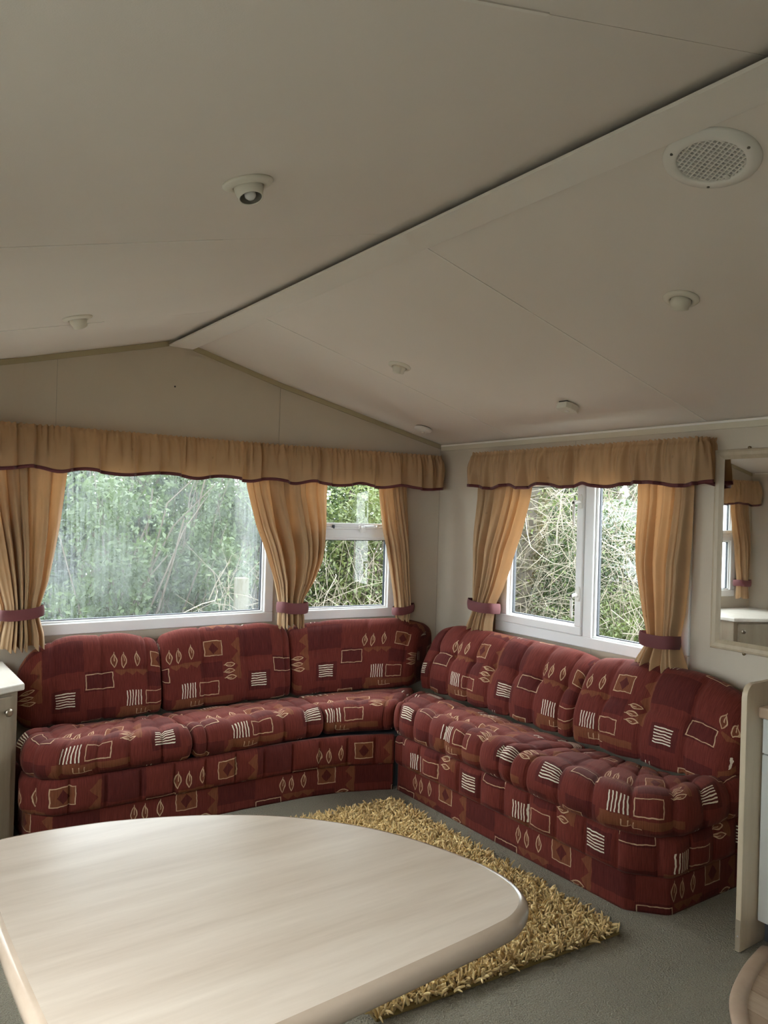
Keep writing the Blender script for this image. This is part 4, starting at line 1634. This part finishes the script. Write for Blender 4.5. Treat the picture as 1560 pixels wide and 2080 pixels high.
# ------------------------------------------------------------------ outdoors
GZ = -0.55
gr = box('ground', -14, 20, -10, 22, GZ - 0.1, GZ, 'ground_grass')
tag(gr, kind='structure')


def leaves_mesh(name, pts, size, rng, up=0.3):
    n = len(pts)
    a = rng.normal(size=(n, 3))
    a /= np.linalg.norm(a, axis=1)[:, None]
    b = rng.normal(size=(n, 3))
    b -= (a * b).sum(1)[:, None] * a
    b /= np.linalg.norm(b, axis=1)[:, None]
    c = np.cross(a, b)
    s = size * rng.uniform(0.6, 1.3, n)[:, None]
    V = np.stack([pts - a * s, pts + b * s * 0.45 + c * s * 0.12, pts + a * s, pts - b * s * 0.45 + c * s * 0.12], 1)
    F = np.arange(n * 4).reshape(n, 4)
    F = np.concatenate([F[:, [0, 1, 2]], F[:, [0, 2, 3]]])
    return np_mesh(name, V.reshape(-1, 3), F)


def twig_mesh(name, starts, ends, r, rng, segs=5, sag=0.15):
    n = len(starts)
    k = 4
    V = np.zeros((n, segs + 1, k, 3))
    side = rng.normal(size=(n, 3)) * sag
    jit = rng.normal(size=(n, segs + 1, 3)) * 0.03
    L = np.linalg.norm(ends - starts, axis=1)[:, None]
    d = (ends - starts) / L
    x = np.cross(d, np.array([0.3, 0.2, 0.93]))
    x /= np.linalg.norm(x, axis=1)[:, None]
    y = np.cross(d, x)
    for i in range(segs + 1):
        t = i / segs
        p = starts + (ends - starts) * t + side * (4 * t * (1 - t)) * L * 0.5 + jit[:, i] * L * 0.5
        rad = (r * (1 - 0.7 * t))[:, None]
        for j in range(k):
            w = 2 * np.pi * j / k
            V[:, i, j] = p + rad * (math.cos(w) * x + math.sin(w) * y)
    F = []
    for i in range(segs):
        for j in range(k):
            F.append((i * k + j, i * k + (j + 1) % k, (i + 1) * k + (j + 1) % k, (i + 1) * k + j))
    F = np.array(F)
    per = (segs + 1) * k
    return np_mesh(name, V.reshape(-1, 3), (np.arange(n)[:, None, None] * per + F[None]).reshape(-1, 4))


def shrub(label, x, y, rx, ry, top, nleaf, size, mat, seed, ntwig=60, twigmat='twig_brown'):
    nleaf *= 2
    rng = np.random.default_rng(seed)
    e = empty('shrub', (x, y, GZ))
    tag(e, label, 'shrub')
    H = top - GZ
    # clumps
    nc = 40
    cx = rng.uniform(-1, 1, nc) * rx * 0.75
    cy = rng.uniform(-1, 1, nc) * ry * 0.75
    cz = rng.uniform(0.15, 0.9, nc) * H
    cr = rng.uniform(0.25, 0.5, nc) * min(rx, ry, H * 0.5)
    w = rng.integers(0, nc, nleaf)
    dirs = rng.normal(size=(nleaf, 3))
    dirs /= np.linalg.norm(dirs, axis=1)[:, None]
    rad = cr[w] * rng.uniform(0.45, 1.05, nleaf) ** 0.6
    pts = np.stack([cx[w], cy[w], cz[w]], -1) + dirs * rad[:, None]
    pts[:, 2] = np.clip(pts[:, 2], 0.03, H)
    o = link('foliage', leaves_mesh('foliage', pts, size * 0.62, rng), mat, e)
    tag(o, kind='stuff')
    st = np.stack([rng.uniform(-0.3, 0.3, ntwig) * rx, rng.uniform(-0.3, 0.3, ntwig) * ry, np.zeros(ntwig)], -1)
    en = np.stack([cx[rng.integers(0, nc, ntwig)], cy[rng.integers(0, nc, ntwig)], rng.uniform(0.4, 1.05, ntwig) * H], -1)
    o = link('stems', twig_mesh('stems', st, en, rng.uniform(0.006, 0.02, ntwig), rng), twigmat, e)
    tag(o, kind='stuff')
    return e


SH = [('dark leafy shrub outside the left part of the misted window', 0.4, 7.2, 1.0, 0.8, 2.3, 9000, 0.05, 'leaf_dark'),
      ('broad green bush outside the middle of the misted window', 2.0, 6.7, 1.1, 0.8, 1.9, 11000, 0.045, 'leaf_green'),
      ('tall dark evergreen outside behind the green bush', 2.6, 8.6, 1.5, 0.9, 3.0, 12000, 0.06, 'leaf_dark'),
      ('green bush outside between the misted and small windows', 3.5, 7.3, 1.0, 0.8, 2.4, 10000, 0.045, 'leaf_green'),
      ('bright green bush outside the small bay window', 4.5, 6.6, 0.9, 0.8, 1.7, 11000, 0.04, 'leaf_yellow'),
      ('tall pale green bush outside behind the small bay window', 5.4, 8.6, 1.4, 0.9, 2.9, 11000, 0.05, 'leaf_green'),
      ('dark hedge shrub outside the far left bay window', -1.6, 7.4, 1.3, 0.9, 2.4, 9000, 0.055, 'leaf_dark'),
      ('green hedge shrub behind the brambles outside the side window', 8.2, 6.6, 1.2, 1.5, 2.0, 9000, 0.05, 'leaf_green'),
      ('low green undergrowth bush outside the side window', 6.2, 4.6, 0.7, 0.8, 0.75, 7000, 0.035, 'leaf_yellow'),
      ('dark hedge shrub outside the side window, nearest the bay', 8.6, 9.4, 1.6, 1.5, 2.6, 9000, 0.06, 'leaf_dark'),
      ('green hedge shrub outside the side window, farthest from the bay', 8.4, 3.4, 1.2, 1.6, 1.8, 8000, 0.05, 'leaf_green')]
SH += [('pale winter hedge outside behind the brambles, between the two far hedges', 9.9, 8.1, 0.8, 1.9, 2.9, 9000, 0.09, 'leaf_pale'),
       ('dense dark bush outside behind the left of the misted window', 1.5, 9.4, 1.3, 0.7, 2.2, 9000, 0.06, 'leaf_dark'),
       ('dense green bush outside behind the right of the misted window', 4.1, 9.8, 1.2, 0.6, 2.6, 9000, 0.06, 'leaf_green'),
       ('tall dull hedge far behind the bay, left stretch', -1.5, 11.0, 2.6, 1.0, 3.4, 9000, 0.11, 'leaf_dark'),
       ('tall dull hedge far behind the bay, middle stretch', 2.8, 11.2, 2.6, 1.0, 3.3, 10000, 0.11, 'leaf_green'),
       ('tall dull hedge far behind the bay, right stretch', 7.0, 11.6, 2.6, 1.0, 3.4, 10000, 0.11, 'leaf_green'),
       ('pale winter hedge far behind the brambles, nearer the bay', 11.5, 10.5, 1.2, 2.8, 3.2, 8000, 0.11, 'leaf_pale'),
       ('pale winter hedge far behind the brambles, farther from the bay', 11.0, 5.5, 1.2, 2.8, 3.0, 8000, 0.11, 'leaf_pale')]
for i, a in enumerate(SH):
    shrub(*a, seed=100 + i)

# bramble tangles
def bramble(label, x0, x1, y0, y1, zt, n, seed, mat='twig'):
    rng = np.random.default_rng(seed)
    e = empty('bramble_thicket', ((x0 + x1) / 2, (y0 + y1) / 2, GZ))
    tag(e, label, 'brambles')
    st = np.stack([rng.uniform(x0, x1, n), rng.uniform(y0, y1, n), rng.uniform(GZ, GZ + 0.9 * (zt - GZ), n)], -1) - np.array(e.location)
    dr = rng.normal(size=(n, 3)) * np.array([0.7, 0.9, 0.75]) + np.array([0, 0, 0.25])
    en = st + dr * rng.uniform(0.35, 0.9, n)[:, None]
    en[:, 2] = np.clip(en[:, 2], 0.02, zt - GZ + 0.3)
    o = link('canes', twig_mesh('canes', st, en, rng.uniform(0.002, 0.0065, n), rng, 6, 0.35), mat, e)
    tag(o, kind='stuff')
    m_ = n * 3
    k_ = rng.integers(0, n, m_)
    pts = st[k_] + (en - st)[k_] * rng.uniform(0.1, 1, m_)[:, None] + rng.normal(size=(m_, 3)) * 0.05
    pts[:, 2] = np.maximum(pts[:, 2], 0.03)
    o = link('leaves', leaves_mesh('leaves', pts, 0.022, rng), 'leaf_yellow', e)
    tag(o, kind='stuff')


bramble('tangle of pale bare brambles outside the side window', 5.2, 7.4, 3.0, 8.2, 2.1, 1500, 51)
bramble('tangle of dry brambles outside the small bay window', 3.3, 5.4, 5.6, 6.3, 1.0, 420, 52)
bramble('dry brambles outside the lower right of the misted window', 2.4, 3.2, 5.5, 6.3, 0.95, 160, 53)

# ivy-clad trunk outside the side window
e = empty('tree_trunk', (6.05, 6.15, GZ))
tag(e, 'ivy clad tree trunk outside the left pane of the side window', 'tree')
tube('trunk', [(0, 0, 0), (0.02, -0.02, 0.8), (0.07, -0.05, 1.7), (0.16, -0.05, 2.7), (0.2, -0.1, 4.2)], [0.20, 0.165, 0.15, 0.14, 0.10], 'bark', e, 14)
rng = np.random.default_rng(77)
n = 2600
zz = rng.uniform(0.1, 3.8, n)
an = rng.uniform(0, 2 * np.pi, n)
rr = 0.17 + rng.uniform(0.0, 0.11, n)
pts = np.stack([0.05 * zz + rr * np.cos(an), -0.03 * zz + rr * np.sin(an), zz], -1)
o = link('ivy', leaves_mesh('ivy', pts, 0.035, rng), 'ivy_leaf', e)
tag(o, kind='stuff')
m_ = 260
st = np.stack([0.15 * np.cos(an[:m_]), 0.15 * np.sin(an[:m_]), zz[:m_]], -1)
en = st + rng.normal(size=(m_, 3)) * np.array([0.25, 0.25, 0.3])
en[:, 2] = np.maximum(en[:, 2], 0.05)
o = link('twigs', twig_mesh('twigs', st, en, rng.uniform(0.003, 0.008, m_), rng), 'twig', e)
tag(o, kind='stuff')

# short fence post in the brambles
e = empty('fence_post', (2.62, 5.75, GZ))
tag(e, 'weathered wooden fence post outside the lower right of the misted window', 'post')
prism('shaft', [(-0.045, -0.045), (0.045, -0.045), (0.045, 0.045), (-0.045, 0.045)], 'z', 0.0, 1.44, 'post_wood', e, 0.006, 2)
